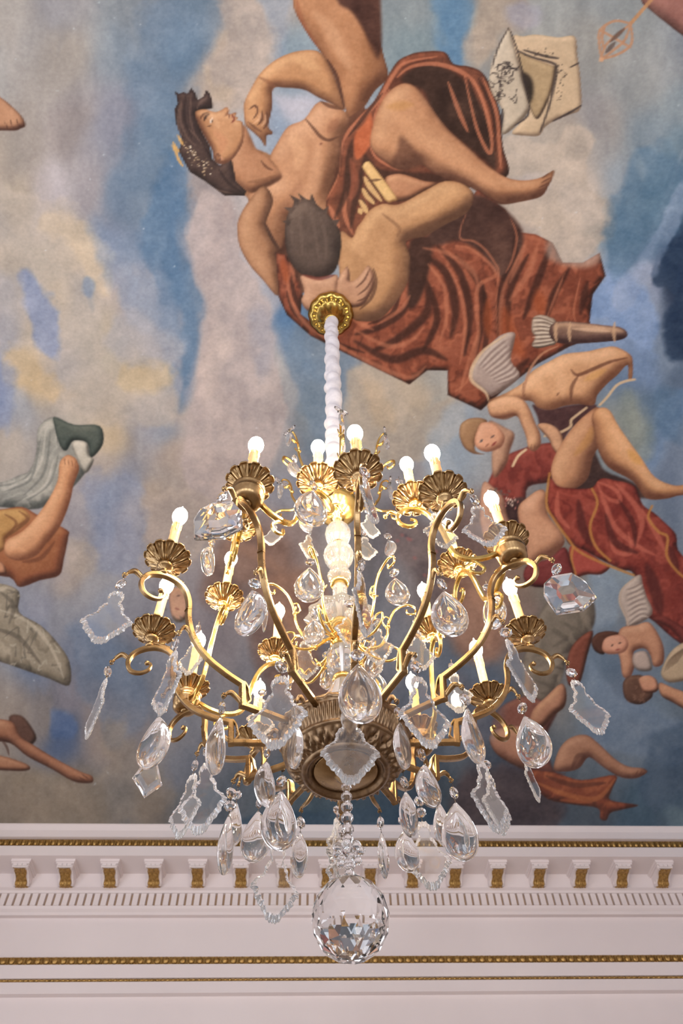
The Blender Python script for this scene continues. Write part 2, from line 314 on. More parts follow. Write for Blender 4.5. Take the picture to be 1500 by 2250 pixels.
def P(pts, col, soft=3, vol=0, lite=None, dark=None, L=(-.5, -.8), name=None, k=4, a=1, sm=True, rag=0, fold=None, edge=.36):
    """fill a closed outline; vol > 0 models it like a rounded painted form"""
    p = T(pts)
    if sm: p = spline(p, True, k)
    w = win(p, soft*2+6)
    if w[0].stop <= w[0].start or w[1].stop <= w[1].start: return
    d = sdf(p, w)
    if rag: d = d+NR[w]*rag
    al = np.clip(d/soft+.5, 0, 1); al = al*al*(3-2*al)*a
    c = np.zeros(d.shape+(3,))+np.array(col, float)
    if vol:
        h = np.clip(d/vol, 0, 1); h = h*(2-h); h = blur(h, vol/CS/3.2)
        gy, gx = np.gradient(h*vol/CS)
        s = -(gx*L[0]+gy*L[1]); s = -s*-1
        s = np.clip(blur(s, 1), -1.2, 1.2)*.8+(h-.68)*.6
        lt = np.array(lite if lite is not None else [min(255, v*1.2+12) for v in col], float)
        dk = np.array(dark if dark is not None else [v*.5 for v in col], float)
        s = s*1.12-edge*np.clip(1-d/6, 0, 1)+NB[w]*.004
        if fold:
            fr, an, am = fold; q = (PX[w]*math.cos(an)+PY[w]*math.sin(an))*fr+NR[w]*7
            s = s+am*(np.sin(q)*.7+np.sin(q*2.3+1)*.4)
        sp = np.clip(s, 0, 1)[..., None]; sn = np.clip(-s, 0, 1)[..., None]
        c = c*(1-sp)+lt*sp; c = c*(1-sn)+dk*sn
    tex = IMG[w]; c = c+(NB[w]*(.45 if vol else 1.0))[..., None]*np.array([1, .85, .7])
    IMG[w] = tex*(1-al[..., None])+c*al[..., None]
    if name: MASK[name] = (w, al)
def S(pts, col, r=3, a=.8, soft=None, clip=None, sm=True, taper=1):
    """a brush stroke"""
    p = T(pts)
    if sm and len(p) > 2: p = spline(p, False, 5)
    soft = soft or r*.8
    w = win(p, r+soft+4)
    if w[0].stop <= w[0].start or w[1].stop <= w[1].start: return
    x = PX[w].astype(float); y = PY[w].astype(float); best = np.zeros(x.shape)
    n = max(len(p)-1, 1)
    for i in range(len(p)-1):
        d, t = segd(x, y, p[i], p[i+1]); u = (i+t)/n
        rr = r*(1-taper*.75*np.abs(2*u-1)**2)
        v = np.clip((rr-d)/soft+.5, 0, 1)
        best = np.maximum(best, v*v*(3-2*v))
    al = (best*a)
    if clip and clip in MASK:
        m = np.zeros((CH, CW)); mw, ma = MASK[clip]; m[mw] = ma; al = al*m[w]
    al = al[..., None]
    IMG[w] = IMG[w]*(1-al)+np.array(col, float)*al
SK = (164, 114, 78); SL = (210, 160, 120); SD = (76, 46, 34)
def skin(pts, col=SK, lite=SL, dark=SD, vol=26, L=(-.5, -.8), **k): P(pts, col, k.pop('soft', 3), vol, lite, dark, L, **k)
# sky accents: pillars of cloud and blue gaps
for p, c, r, a in (("470,0 500,90 470,180 450,260", (172,156,142), 34, .5), ("560,30 540,120 520,190 500,250", (160,155,158), 40, .45), ("420,60 390,150 375,260", (84,116,146), 30, .35),
    ("440,430 425,540 440,640 450,760 430,880 400,1010", (168,156,156), 26, .55), ("520,520 520,640 540,780 520,900", (164,160,168), 44, .4), ("395,420 375,540 395,640 415,720 405,860 395,900", (78,112,152), 20, .55),
    ("300,640 360,720 385,800 330,930 330,1000", (158,158,168), 40, .4), ("70,700 100,800 90,860 160,870", (196,170,132), 24, .4), ("260,640 240,720 250,820 340,840", (176,164,145), 26, .4), ("130,460 180,560 220,640 235,740", (186,170,148), 26, .35),
    ("20,60 50,260 110,460", (160,150,142), 30, .3), ("250,60 330,240 320,420", (104,128,154), 34, .3), ("1000,0 985,80 1010,150", (84,126,166), 26, .5), ("1480,620 1490,700 1500,780", (36,52,80), 34, .6),
    ("1490,420 1420,560 1370,640 1330,700", (150,166,196), 10, .55), ("1500,330 1450,470 1400,560", (150,162,180), 6, .4), ("1500,500 1440,640 1420,760", (140,156,190), 12, .35), ("1340,620 1360,700 1400,790 1440,850", (120,150,198), 34, .45),
    ("1150,330 1220,390 1300,420 1320,480", (184,172,160), 40, .4), ("1120,490 1190,480 1250,540 1300,530", (186,174,162), 26, .5), ("1500,900 1440,1020 1420,1060", (120,146,178), 14, .4), ("160,1190 150,1230 130,1280", (168,158,158), 26, .4),
    ("250,1290 210,1380 250,1450", (132,146,168), 30, .4), ("200,1400 260,1490 310,1540", (96,116,140), 30, .4), ("215,1560 210,1620 260,1690", (156,142,130), 34, .35), ("620,690 640,760 700,830", (84,122,165), 26, .6),
    ("770,820 830,830 900,870 960,860", (172,160,146), 24, .5), ("740,800 750,850 740,900", (96,122,155), 12, .4), ("640,1800 800,1790 960,1800", (56,86,108), 24, .5), ("1290,1460 1340,1540 1420,1560 1490,1600", (118,142,168), 22, .4),
    ("1270,1590 1360,1620 1460,1660", (96,124,150), 26, .35), ("560,190 600,240 620,290", (128,150,176), 14, .4), ("610,215 640,230 690,225", (176,176,190), 14, .5)):
    S(p, c, r, a, soft=r*1.3)
for p, c, so, a, rg in (("300,120 330,0 480,-20 478,60 446,140 410,230 390,320 330,430 250,400 280,250", (96,120,146), 60, .6, 40),
    ("478,-40 505,50 480,110 450,150 452,205 490,238 545,240 590,195 615,120 636,60 640,-40", (164,152,144), 22, .85, 24), ("455,150 470,180 520,190 500,230 460,215", (182,162,138), 20, .5, 16),
    ("560,-20 600,60 590,150 560,200 600,190 630,120 640,60 630,-20", (128,146,168), 30, .6, 20), ("370,330 430,384 424,440 396,485 398,530 425,600 452,660 440,720 425,800 405,880 392,900 395,800 385,690 345,620 310,540 330,430", (80,114,150), 24, .75, 22),
    ("440,400 436,460 398,500 422,560 430,620 456,680 446,760 430,840 415,930 400,1010 420,1090 530,1120 610,1010 626,900 604,800 606,700 590,650 545,590 520,500 480,440", (168,156,156), 16, .8, 18),
    ("470,640 500,700 500,800 470,880 440,900 450,780", (180,166,160), 40, .4, 30), ("560,660 605,700 600,800 560,820", (148,152,170), 30, .5, 20),
    ("-60,430 60,420 140,440 200,520 236,600 240,652 214,720 250,800 330,800 392,840 380,930 200,930 90,890 50,790 -60,770", (172,162,152), 36, .6, 40),
    ("120,460 200,510 240,600 235,650 200,620 150,540 90,500", (190,172,146), 24, .6, 20), ("20,760 90,790 130,850 110,890 50,860 0,830", (192,166,124), 26, .6, 24), ("270,800 350,790 385,830 330,850 250,850", (184,164,128), 24, .6, 20),
    ("50,600 100,625 128,700 122,790 90,770 60,700", (124,140,176), 18, .8, 16), ("186,610 206,622 200,655 184,645", (120,142,172), 10, .7, 8), ("-60,780 10,800 40,870 20,930 -60,930", (118,134,170), 26, .6, 20),
    ("210,470 300,560 380,650 400,700 390,780 330,760 260,650 220,560", (122,140,166), 36, .6, 30), ("240,700 300,690 370,720 392,790 330,790 250,790", (158,158,166), 26, .6, 24),
    ("960,-20 1060,-20 1030,60 1010,130 1040,190 990,160 960,80", (86,124,158), 22, .8, 18), ("1050,-20 1130,-20 1160,50 1090,80 1060,170 1020,130 1040,60", (156,142,128), 24, .8, 20), ("1110,10 1180,20 1170,60 1120,50", (150,150,165), 22, .7, 12),
    ("1100,300 1200,310 1270,270 1310,310 1290,400 1352,470 1310,560 1240,592 1205,560 1180,500 1110,480 1060,430 1140,446 1200,430 1216,370 1118,384", (174,162,150), 18, .85, 20), ("1230,420 1290,420 1330,480 1270,500", (190,178,168), 26, .6, 14),
    ("1290,720 1304,655 1345,595 1400,615 1445,690 1440,780 1395,770 1340,700", (118,148,194), 20, .8, 18), ("1436,600 1490,470 1640,440 1640,790 1500,795 1452,740 1470,650", (40,62,92), 20, .9, 26), ("1400,340 1480,330 1520,450 1440,560 1350,600 1330,500", (78,114,146), 34, .7, 26),
    ("1500,470 1440,590 1370,680 1350,640 1420,540 1500,400", (140,158,190), 10, .45, 14), ("1640,820 1520,900 1450,1010 1400,1060 1420,960 1480,860", (110,140,178), 16, .6, 18), ("1380,860 1440,940 1420,1010 1370,960", (128,140,134), 30, .6, 20), ("1440,860 1500,860 1500,960 1450,960", (84,116,150), 24, .6, 16),
    ("760,840 800,800 862,836 900,884 960,878 1000,880 1010,930 940,1010 850,1010 778,950", (164,154,142), 18, .8, 18), ("790,840 850,850 870,930 820,930", (178,160,136), 26, .6, 16), ("640,700 720,740 742,840 740,940 680,940 640,840", (100,124,150), 24, .7, 18), ("960,920 1030,900 1050,1000 1000,1050 930,1020", (140,158,178), 30, .6, 20),
    ("300,1130 340,1080 400,1060 480,1130 440,1220 380,1260 320,1220", (162,150,142), 18, .7, 20), ("200,1060 280,1050 320,1120 300,1240 220,1250 200,1160", (126,138,164), 30, .6, 26), ("150,1180 210,1210 200,1260 140,1260", (168,156,144), 20, .6, 14),
    ("160,1380 220,1390 300,1470 330,1560 260,1640 200,1560 170,1490", (108,126,150), 30, .6, 26), ("230,1590 290,1620 380,1740 300,1812 60,1812 -60,1740 60,1720 220,1720", (146,136,122), 34, .6, 30), ("110,1560 160,1570 170,1610 120,1615", (76,104,148), 16, .8, 10), ("560,1790 760,1780 1000,1770 1000,1840 540,1840", (58,88,112), 18, .8, 14),
    ("1040,1700 1190,1690 1210,1820 1000,1820 990,1740", (74,64,72), 26, .7, 20), ("1300,1460 1350,1520 1420,1550 1500,1590 1480,1680 1350,1650 1280,1600", (112,136,162), 24, .7, 18), ("1440,1620 1520,1600 1560,1720 1440,1780 1400,1720", (72,98,124), 26, .7, 20), ("1290,1240 1360,1290 1350,1370 1300,1380 1310,1320", (124,146,168), 16, .8, 12)):
    P(p, c, so, a=a, rag=rg)
r2 = np.random.default_rng(21)
for _ in range(230):                                            # dry-brush marks, mostly along the cloud pillars
    x, y = r2.uniform(-100, 1600), r2.uniform(-100, 1810); l = r2.uniform(20, 80); t = r2.normal(1.45, .3)
    b = IMG[int((y+MY)/CS), int((x+MX)/CS)]; f = r2.choice([.9, 1.1])
    S(f"{x},{y} {x+l*math.cos(t)*.5+r2.normal(0,5)},{y+l*.5} {x+l*math.cos(t)},{y+l*math.sin(t)}", np.clip(b*f, 0, 235), r2.uniform(4, 13), .28, soft=12)
for _ in range(90):                                             # little flecks of lost paint
    x, y = r2.uniform(0, 1500), r2.uniform(0, 1750); l = r2.uniform(0, 5)
    S(f"{x},{y} {x+l},{y+l*r2.normal(0,1)}", (200, 212, 225), r2.uniform(.9, 1.8), .5, soft=2)
# ---- top left foot, lower left legs
skin("-40,190 0,213 22,230 48,256 56,276 44,283 33,287 0,287 -50,290", (168,120,88), vol=14)
S("30,285 22,262", SD, 1.5, .6); S("18,286 10,266", SD, 1.5, .6); S("44,281 36,262", SD, 1.5, .6)
P("20,1576 45,1572 64,1590 80,1622 60,1640 30,1620", (92,64,52), 6, 10)
skin("-40,1578 0,1580 30,1588 45,1618 72,1636 124,1668 176,1695 202,1705 201,1720 162,1717 114,1690 60,1662 20,1632 -40,1625", (166,112,82), vol=18)
skin("-40,1655 0,1660 30,1668 62,1681 63,1692 30,1694 -40,1686", (160,110,80), vol=10)
S("0,1622 14,1640 20,1660", (80,52,42), 3, .6); S("178,1700 196,1712", SD, 1.3, .6); S("172,1706 190,1717", SD, 1.3, .5)
# ---- left: grey drapery, ochre drapery and raised leg, lace cloth
P("-60,1050 0,1060 40,1045 66,1032 80,990 84,940 119,915 162,933 219,936 226,975 203,1004 185,1042 143,1086 84,1118 0,1114 -60,1110", (138,138,130), 4, 22, (180,177,166), (74,78,75), name='gd', fold=(.06, .9, .3))
P("119,916 162,933 219,936 226,975 201,1005 192,975 162,968 146,990 132,980 120,940", (70,80,74), 3, 12, (104,110,100), (42,50,46))
P("158,972 190,972 196,1000 206,1012 188,1040 170,1010", (176,170,156), 3, 10)
for p in ("90,960 76,1030 60,1060 10,1080", "110,950 104,1010 90,1050 50,1090", "128,1000 110,1060 60,1100", "70,1035 40,1060 -20,1070"): S(p, (98,102,98), 3, .5, clip='gd'); 
for p in ("100,945 92,1010 72,1050", "118,1010 98,1068 50,1098", "20,1070 60,1052"): S(p, (190,186,174), 3, .5, clip='gd')
P("-60,1120 0,1119 48,1114 80,1130 100,1140 148,1165 150,1180 140,1230 130,1264 88,1275 43,1290 20,1268 -60,1250", (146,86,54), 3, 20, (186,126,78), (84,46,32), name='od')
P("-60,1125 0,1121 48,1118 66,1140 40,1165 12,1185 6,1210 -60,1230", (178,132,74), 3, 14, (204,160,98), (120,78,44))
for p in ("10,1130 36,1150 6,1185", "40,1122 60,1140 30,1160"): S(p, (118,72,44), 3, .6)
skin("147,1000 160,1003 168,1010 174,1031 162,1064 153,1104 133,1154 105,1190 78,1222 40,1232 14,1222 9,1205 16,1186 48,1168 76,1140 108,1095 127,1054 131,1016", (194,136,94), (218,166,122), (120,72,48), vol=22)
for x in (142, 150, 158, 165): S(f"{x},{1004+(x-140)*.4} {x+1},{1020+(x-140)*.4}", (130,82,58), 1.3, .6)
S("104,1192 130,1150 150,1110", (110,66,44), 5, .5, clip='od'); S("50,1235 90,1226 120,1190", (96,54,36), 5, .5, clip='od')
skin("-50,1236 -10,1232 8,1240 14,1256 8,1262 -50,1262", (190,132,96), vol=8)
P("-60,1285 0,1282 42,1300 42,1345 88,1373 126,1412 153,1455 152,1506 110,1492 70,1478 0,1454 -60,1440", (138,128,108), 3, 18, (184,172,150), (78,72,62), name='lc', fold=(.07, -.5, .3))
r3 = np.random.default_rng(5)
for _ in range(60):
    x, y = r3.uniform(-20, 150), r3.uniform(1285, 1500); S(f"{x},{y} {x+r3.normal(0,8)},{y+r3.normal(0,8)} {x+r3.normal(0,12)},{y+r3.normal(0,12)}", (92,88,78) if r3.random() < .5 else (186,178,158), 2, .5, clip='lc')
S("0,1340 60,1365 110,1420 140,1490", (196,186,164), 4, .5, clip='lc'); S("-20,1380 40,1400 90,1460", (80,74,64), 5, .5, clip='lc'); S("0,1300 30,1330 20,1370", (90,84,74), 5, .5, clip='lc')
# ---- the main figure: torso reaching out of the top
skin("640,-80 643,0 650,30 677,77 703,113 730,157 752,215 768,265 800,235 823,200 852,168 843,123 830,67 822,0 815,-80", (172,118,80), (204,152,112), (96,58,40), vol=44, name='th')
P("742,-80 740,0 772,26 800,70 816,110 832,128 838,60 822,-80", (74,44,36), 12, name='x1')
S("690,30 720,60 740,100 770,150", (206,158,120), 16, .5, soft=20, clip='th'); S("800,90 815,140 800,190", (140,92,60), 18, .5, soft=20, clip='th'); S("652,0 664,50 700,108", (150,86,58), 6, .5, clip='th')
# chest and flank
P("725,300 760,262 800,235 845,300 810,450 745,505 712,472 722,380", (88,52,38), 4, sm=False); P("575,420 640,470 660,560 670,640 640,665 610,610 600,500", (84,52,40), 5, sm=False); P("540,330 600,345 625,400 560,440 520,400", (150,104,72), 6)
skin("550,422 575,400 606,392 592,350 610,312 633,278 668,262 700,224 745,236 768,262 750,300 746,335 735,385 722,440 735,480 700,500 640,470 626,520 613,548 585,500 545,440", (178,126,90), (208,160,124), (100,64,46), vol=40, name='to')
S("672,262 690,284 704,300 722,308 744,300", (92,58,44), 4, .75); S("704,222 726,234 757,240", (86,52,38), 4, .7); S("590,350 600,362 606,378", (100,66,48), 3, .7)
S("640,300 660,330 650,370", (212,164,124), 16, .45, soft=18, clip='to'); S("700,330 690,400 670,440", (206,158,122), 14, .4, soft=16, clip='to'); S("612,470 640,440 660,400", (146,98,72), 12, .4, soft=14, clip='to'); S("742,262 720,290", (150,96,70), 10, .5, clip='to')
S("704,314 706,318", (120,66,52), 4, .7)
# neck
skin("532,277 550,300 564,328 590,348 612,372 618,392 585,412 552,424 530,410 513,392 505,360", (170,118,84), (202,152,116), (92,58,42), vol=20, soft=7, edge=.1)
S("600,374 586,368 572,352", (96,60,44), 3, .7); S("545,400 580,396 604,386", (120,80,58), 5, .5)
# near arm hanging down at the left
skin("578,408 548,440 529,470 521,498 526,540 548,582 578,616 610,650 616,600 606,560 610,548 590,510 584,490 600,440", (160,114,82), (196,150,114), (86,56,42), vol=26, L=(-.6,-.3), name='la')
S("583,492 598,525 615,548", (70,46,38), 4, .8); S("545,470 545,530 580,590", (190,144,106), 12, .4, soft=14, clip='la')
# raised forearm with the hand under the chin
skin("537,262 535,233 542,212 550,197 570,163 603,133 643,115 683,110 706,118 730,157 757,238 727,227 697,213 667,197 627,193 600,195 598,233 592,262 590,280 599,290 596,296 586,298 583,322 572,306 555,290 540,276", (180,128,86), (212,164,118), (96,60,42), vol=24, name='ha')
S("718,130 740,170 756,236", (78,46,36), 4, .8); S("570,170 600,190 598,230", (130,84,60), 5, .5, clip='ha'); S("650,130 700,150", (214,166,118), 12, .5, soft=14, clip='ha')
S("548,240 560,232 566,245 556,262", (92,58,46), 2.6, .8); S("566,275 575,262 574,242", (84,52,42), 2.6, .8); S("578,284 588,268 586,246", (88,56,44), 2.4, .8); S("545,268 560,280 575,290", (96,62,48), 3, .6); S("572,250 568,262 556,272", (214,166,130), 2.5, .6); S("582,252 582,266 574,278", (210,164,128), 2.5, .6)
# head
P("384,200 393,206 403,202 412,206 420,193 430,206 434,220 447,212 453,197 461,206 466,220 468,238 447,241 430,249 436,267 443,290 460,320 467,350 483,364 508,345 514,373 518,398 541,420 537,430 493,430 450,398 417,378 393,333 400,307 387,273 383,240 391,226", (66,50,48), 2, 16, (98,76,68), (38,28,28), name='hr', sm=False)
skin("428,249 447,240 470,246 484,243 497,235 503,242 503,252 515,247 520,249 517,255 523,259 520,264 532,268 536,290 532,317 513,347 490,361 472,354 466,330 452,305 441,285", (178,126,86), (210,162,120), (104,66,48), vol=16, L=(.2,-.9), name='fc')
S("448,266 452,256 460,250", (52,36,34), 3, .85); S("461,272 466,258", (226,214,200), 2.2, .8); S("464,270 468,262", (60,44,44), 1.8, .9); S("456,278 464,276", (90,60,48), 2, .7); S("440,262 446,252 458,247", (88,58,46), 2.6, .7)
S("499,244 506,262", (110,66,52), 2, .7); S("508,250 514,262 508,270", (120,52,46), 2.4, .8); S("500,246 494,256", (130,84,60), 2.5, .6); S("532,270 534,300 522,330 505,352", (110,72,54), 4, .5, clip='fc'); S("470,290 490,310 485,335", (190,128,92), 9, .5, soft=10, clip='fc'); S("450,250 470,262 480,280", (212,166,126), 6, .4, clip='fc')
S("472,350 478,338 484,348 478,356", (98,62,48), 2.5, .7); S("484,344 490,352", (206,150,116), 3, .6)
for p in ("400,215 396,260 410,300 430,320", "420,205 418,260 430,300", "412,280 440,310 462,335", "455,215 440,225 432,240", "430,390 470,415 510,425", "392,240 392,280 402,300"): S(p, (112,88,78), 2.5, .5, clip='hr')
for p in ("408,210 405,260 422,305", "436,300 455,330 466,356", "480,370 500,400 530,422", "390,215 388,250"): S(p, (34,24,26), 3, .5, clip='hr')
r4 = np.random.default_rng(9)
for _ in range(58):                                             # wreath of little grapes
    t = r4.random(); x = 400+58*t+r4.normal(0, 7); y = 318+60*t+r4.normal(0, 7); S(f"{x},{y} {x+.5},{y+.5}", (208,182,140) if r4.random() < .7 else (240,226,200), 2.8, .9, soft=1.6)
for p in ("380,312 387,326 394,334", "390,296 397,310 402,318", "386,334 392,350 402,366", "378,318 390,340"): S(p, (206,158,84), 3, .9)
# ---- upper drapery and leg
P("850,170 872,136 895,122 924,114 976,114 996,140 1030,146 1060,160 1082,200 1100,256 1104,320 1118,380 1080,404 1030,412 1040,440 960,520 900,560 800,560 745,512 724,485 716,440 744,380 752,308 780,264 820,224", (94,52,38), 3, 16, (150,84,58), (46,28,24), name='ud', fold=(.06, .3, .2))
P("880,175 930,142 1000,160 1050,220 1080,290 1090,370 1060,350 960,260 930,200", (64,42,34), 14)
for p, r in (("716,440 740,390 752,310 790,262 830,222 862,168 890,138 960,124", 5), ("722,450 735,478 745,500", 6), ("760,420 757,470 775,515", 5), ("872,170 900,148 950,140 1000,152 1040,180 1068,240 1082,300", 5), ("1020,165 1034,230 1050,290 1074,336 1080,310 1062,230 1040,175", 4), ("1060,170 1088,240 1096,310 1100,370", 5), ("984,180 1010,250 1028,290", 5), ("812,320 826,346 862,368 885,374", 3), ("816,320 822,260 838,222 856,196", 3)): S(p, (186,112,80), r, .75, clip='ud')
for p, r in (("735,480 760,420 770,330 800,280", 8), ("770,500 780,440 790,400 800,350", 8), ("765,300 800,255 840,205", 4), ("1028,170 1050,240 1070,300", 4), ("1050,170 1080,240 1090,300", 4), ("800,340 830,380 900,390 960,392 1010,410", 12)): S(p, (52,32,27), r, .65, clip='ud')
P("778,300 800,270 815,250 818,300 806,330 782,350", (176,88,52), 8); S("770,350 780,400 770,440", (150,82,58), 9, .6, clip='ud')
skin("888,183 916,194 942,228 980,280 1032,328 1076,368 1118,392 1160,396 1192,388 1216,374 1214,390 1206,406 1188,432 1140,444 1100,449 1066,432 1018,404 960,384 924,362 884,374 848,358 814,322 820,272 836,228 858,198", (176,124,88), (208,160,120), (92,58,44), vol=40, name='lg')
P("880,300 905,320 930,356 900,372 860,366 872,330", (92,58,44), 16, a=.75); S("860,230 880,260 960,330 1040,380 1090,412", (204,152,112), 16, .45, soft=22, clip='lg'); S("850,235 905,230", (178,126,66), 10, .5, soft=12, clip='lg'); S("960,380 1020,400 1080,434", (84,52,40), 7, .6, soft=9, clip='lg')
for i, p in enumerate(("1206,380 1190,392", "1210,390 1188,402", "1206,402 1184,412", "1198,414 1180,420")): S(p, (100,62,48), 1.8, .75)
# ---- great lower drapery
P("606,556 612,653 630,692 682,738 760,777 829,811 899,845 938,814 983,814 983,868 1056,902 1100,862 1180,800 1250,762 1306,740 1295,705 1302,647 1330,606 1317,555 1280,577 1236,577 1214,533 1177,515 1140,510 1110,460 1048,415 1020,470 930,520 890,530 899,567 894,619 868,666 834,701 795,705 760,690 700,720 660,690 665,650 650,600 628,560", (122,62,44), 3, 14, (172,98,70), (56,32,27), name='bd', sm=False, fold=(.085, .35, .38))
P("1010,440 1060,430 1120,470 1150,520 1130,600 1110,620 1060,560 1010,530 960,540 930,530", (76,50,44), 14); P("900,530 950,530 930,640 900,680 895,620", (66,40,34), 12)
for p, r in (("930,560 980,600 1000,680 990,740", 9), ("960,540 1010,600 1032,690 1020,780", 8), ("905,650 880,690 830,720 780,735", 7), ("930,600 940,680 880,740 820,770", 9), ("1000,560 1050,620 1060,700 1040,800", 7), ("1060,620 1070,720 1050,850", 6), ("780,750 860,790 930,770 980,790", 9), ("640,600 650,660 690,715", 5), ("630,640 650,690 720,745 800,775", 5), ("1130,520 1130,580 1100,640 1095,760", 9), ("1160,560 1120,640 1115,740", 7), ("1210,540 1180,620 1150,700", 8), ("1250,590 1215,650 1200,700", 8), ("1290,620 1275,690", 8), ("940,620 960,700 930,770", 7), ("880,640 860,690 810,712", 5), ("1160,790 1110,840 1070,880", 10)): S(p, (52,28,24), r*1.05, .72, soft=r, clip='bd')
for p, r in (("1024,470 1012,500 1012,525 1040,530 1065,548 1088,580 1095,600 1090,660 1092,740", 3), ("1000,540 1040,550 1090,600 1050,630 1048,700 1050,740 1030,830 1000,860", 5), ("930,545 990,560 1040,600 1050,630", 6), ("940,580 975,630 980,700 965,750", 5), ("985,590 1010,640 1022,720 1010,800", 5), ("630,600 640,660 680,720 760,765", 5), ("700,735 800,790 895,830 935,805", 6), ("780,725 850,760 900,750 930,720", 6), ("1140,560 1105,640 1098,720 1100,800", 5), ("1155,530 1120,620", 7), ("1240,600 1200,700", 3), ("1275,610 1260,680 1265,710", 3), ("1180,540 1160,600 1120,660", 8), ("830,712 880,680 900,650", 5), ("770,700 820,725", 5), ("640,560 645,620", 7), ("1050,730 1010,860", 5), ("1120,475 1135,520 1125,570 1110,600", 3)): S(p, (184,112,82), r*.9, .58, soft=r*1.1, clip='bd')
for p, r in (("1110,680 1120,740 1150,780", 16), ("1180,640 1190,690", 16), ("1070,660 1072,740", 10), ("620,570 630,620", 8)): S(p, (160,76,38), r, .6, soft=r*1.2, clip='bd')
P("1200,560 1250,585 1300,585 1320,560 1290,520 1220,500", (180,168,158), 20, a=.55)
# ---- child with pan pipes
skin("847,390 870,382 890,384 933,398 960,402 930,425 890,442 860,440 850,415", (166,112,80), vol=14)
P("798,362 806,355 818,362 870,432 864,442 846,440 800,376", (206,166,106), 2, 6, (230,198,140), (130,90,54))
for p in ("800,388 812,410 838,442", "796,414 806,430 822,448", "790,440 800,455 806,468", "789,458 794,470"): S(p, (200,162,108), 6, .95, soft=3); 
for p in ("806,384 822,408 842,434", "800,408 812,428 828,444", "794,434 804,450"): S(p, (84,58,44), 2, .8)
S("808,398 838,394", (96,66,48), 3, .7)
skin("747,510 773,523 784,500 795,486 812,462 840,448 877,449 933,419 977,398 1018,405 1040,428 1026,467 977,494 933,519 892,530 901,567 895,619 868,666 834,701 795,706 773,698 760,660 745,600", (172,126,86), (202,158,114), (92,62,46), vol=34, name='ch')
S("880,530 930,500 1000,480", (96,64,46), 8, .6, soft=9, clip='ch'); S("800,500 790,540 800,560", (196,150,108), 12, .5, soft=14, clip='ch'); S("840,470 876,500 872,520", (120,82,58), 4, .5, clip='ch'); S("870,560 880,620 850,670", (140,98,68), 14, .5, soft=16, clip='ch'); S("1000,420 960,450 900,475", (206,158,112), 12, .5, soft=14, clip='ch')
P("647,434 655,446 669,437 691,446 725,476 747,510 748,554 734,597 699,611 660,601 634,567 626,523 630,476 643,454", (76,62,57), 3, 24, (112,94,84), (46,36,34), name='chr')
for p in ("652,452 636,428 662,440", "664,446 654,424 680,442", "680,446 684,424 696,450", "640,470 624,456 650,456", "704,466 722,452 716,476", "634,496 620,486 644,480", "728,484 746,482 738,498"): P(p, (74,60,55), 3, sm=False)
for p in ("655,450 660,500 665,560", "680,450 690,500 700,570", "700,470 715,520 715,570", "640,480 642,540"): S(p, (108,90,80), 4, .4, clip='chr')
skin("660,606 690,612 720,612 740,604 745,630 740,670 700,690 672,680 662,660 668,640", (178,134,106), (204,160,130), (96,62,50), vol=16)
S("665,604 700,612 735,604", (120,52,40), 4, .7)
skin("738,650 742,615 756,592 763,586 768,600 769,618 784,612 802,590 810,584 820,600 822,625 812,650 795,672 765,676 745,670", (180,134,106), (206,162,130), (92,60,48), vol=12, name='hn')
for p in ("812,590 800,615 782,632", "820,606 806,632 786,648", "820,630 806,652 784,662"): S(p, (92,60,48), 2.4, .75, clip='hn')
S("820,590 826,620 815,655 790,680", (70,44,36), 4, .6)
# ---- paper scroll in the upper right
P("1126,90 1150,80 1180,76 1225,82 1262,80 1268,120 1274,165 1276,236 1250,252 1220,264 1196,280 1184,298 1150,298 1124,292 1150,262 1162,236", (180,156,126), 2, 10, (206,182,150), (124,104,86), name='sc')
P("1118,60 1100,88 1082,132 1074,180 1084,212 1100,236 1106,262 1104,296 1135,275 1164,236 1150,180 1140,140 1127,92", (176,162,142), 2, 12, (202,190,170), (112,98,84), name='sp')
P("1138,118 1168,128 1212,144 1220,150 1214,190 1200,230 1180,262 1164,236 1150,180", (156,132,98), 4, 8, (190,166,128), (60,46,38)); P("1146,160 1166,170 1172,200 1164,226 1154,200", (44,36,32), 12, a=.9)
for p, r in (("1138,112 1170,126 1212,138 1222,150 1216,192 1204,240 1186,290", 3), ("1150,110 1200,124 1226,128", 3), ("1252,148 1272,138", 2), ("1164,236 1156,258 1130,276", 2), ("1276,232 1250,248 1215,266", 2.5), ("1118,60 1096,100 1080,150", 1.8), ("1120,66 1136,110 1150,170 1164,236", 2), ("1104,240 1102,280", 3)): S(p, (50,42,44), r, .75, taper=.6)
for k in range(46):
    x, y = r4.uniform(1084, 1130), r4.uniform(140, 224); S(f"{x},{y} {x+r4.normal(0,7)},{y+r4.normal(0,7)} {x+r4.normal(0,9)},{y+r4.normal(0,9)}", (54,46,46), 1.3, .75, clip='sp')
for k in range(50):
    x, y = (r4.uniform(1150, 1215), r4.uniform(108, 124)) if k < 20 else (r4.uniform(1222, 1242), r4.uniform(140, 236)); S(f"{x},{y} {x+r4.normal(0,3)},{y+r4.normal(0,3)}", (60,52,48), 1.4, .7)
# ---- sceptre and pink edge
P("1409,-60 1408,0 1427,21 1460,48 1520,90 1640,140 1640,-60", (146,98,88), 4, 30)
S("1470,-44 1430,0 1385,52", (178,130,88), 4, .95, soft=2, taper=0)
for p in ("1385,52 1350,46 1318,66 1316,95 1321,130", "1385,52 1388,90 1376,108 1350,122 1321,130", "1385,52 1358,75 1330,100 1321,130", "1318,66 1350,84 1384,104", "1385,52 1372,88 1345,112 1321,130", "1330,55 1322,80 1326,105"): S(p, (176,130,98), 3, .9, soft=2.4, taper=.2)
for p in ("1372,62 1340,92", "1352,92 1330,116"): S(p, (84,66,60), 5, .7)
S("1318,128 1324,134", (200,150,112), 6, .9)
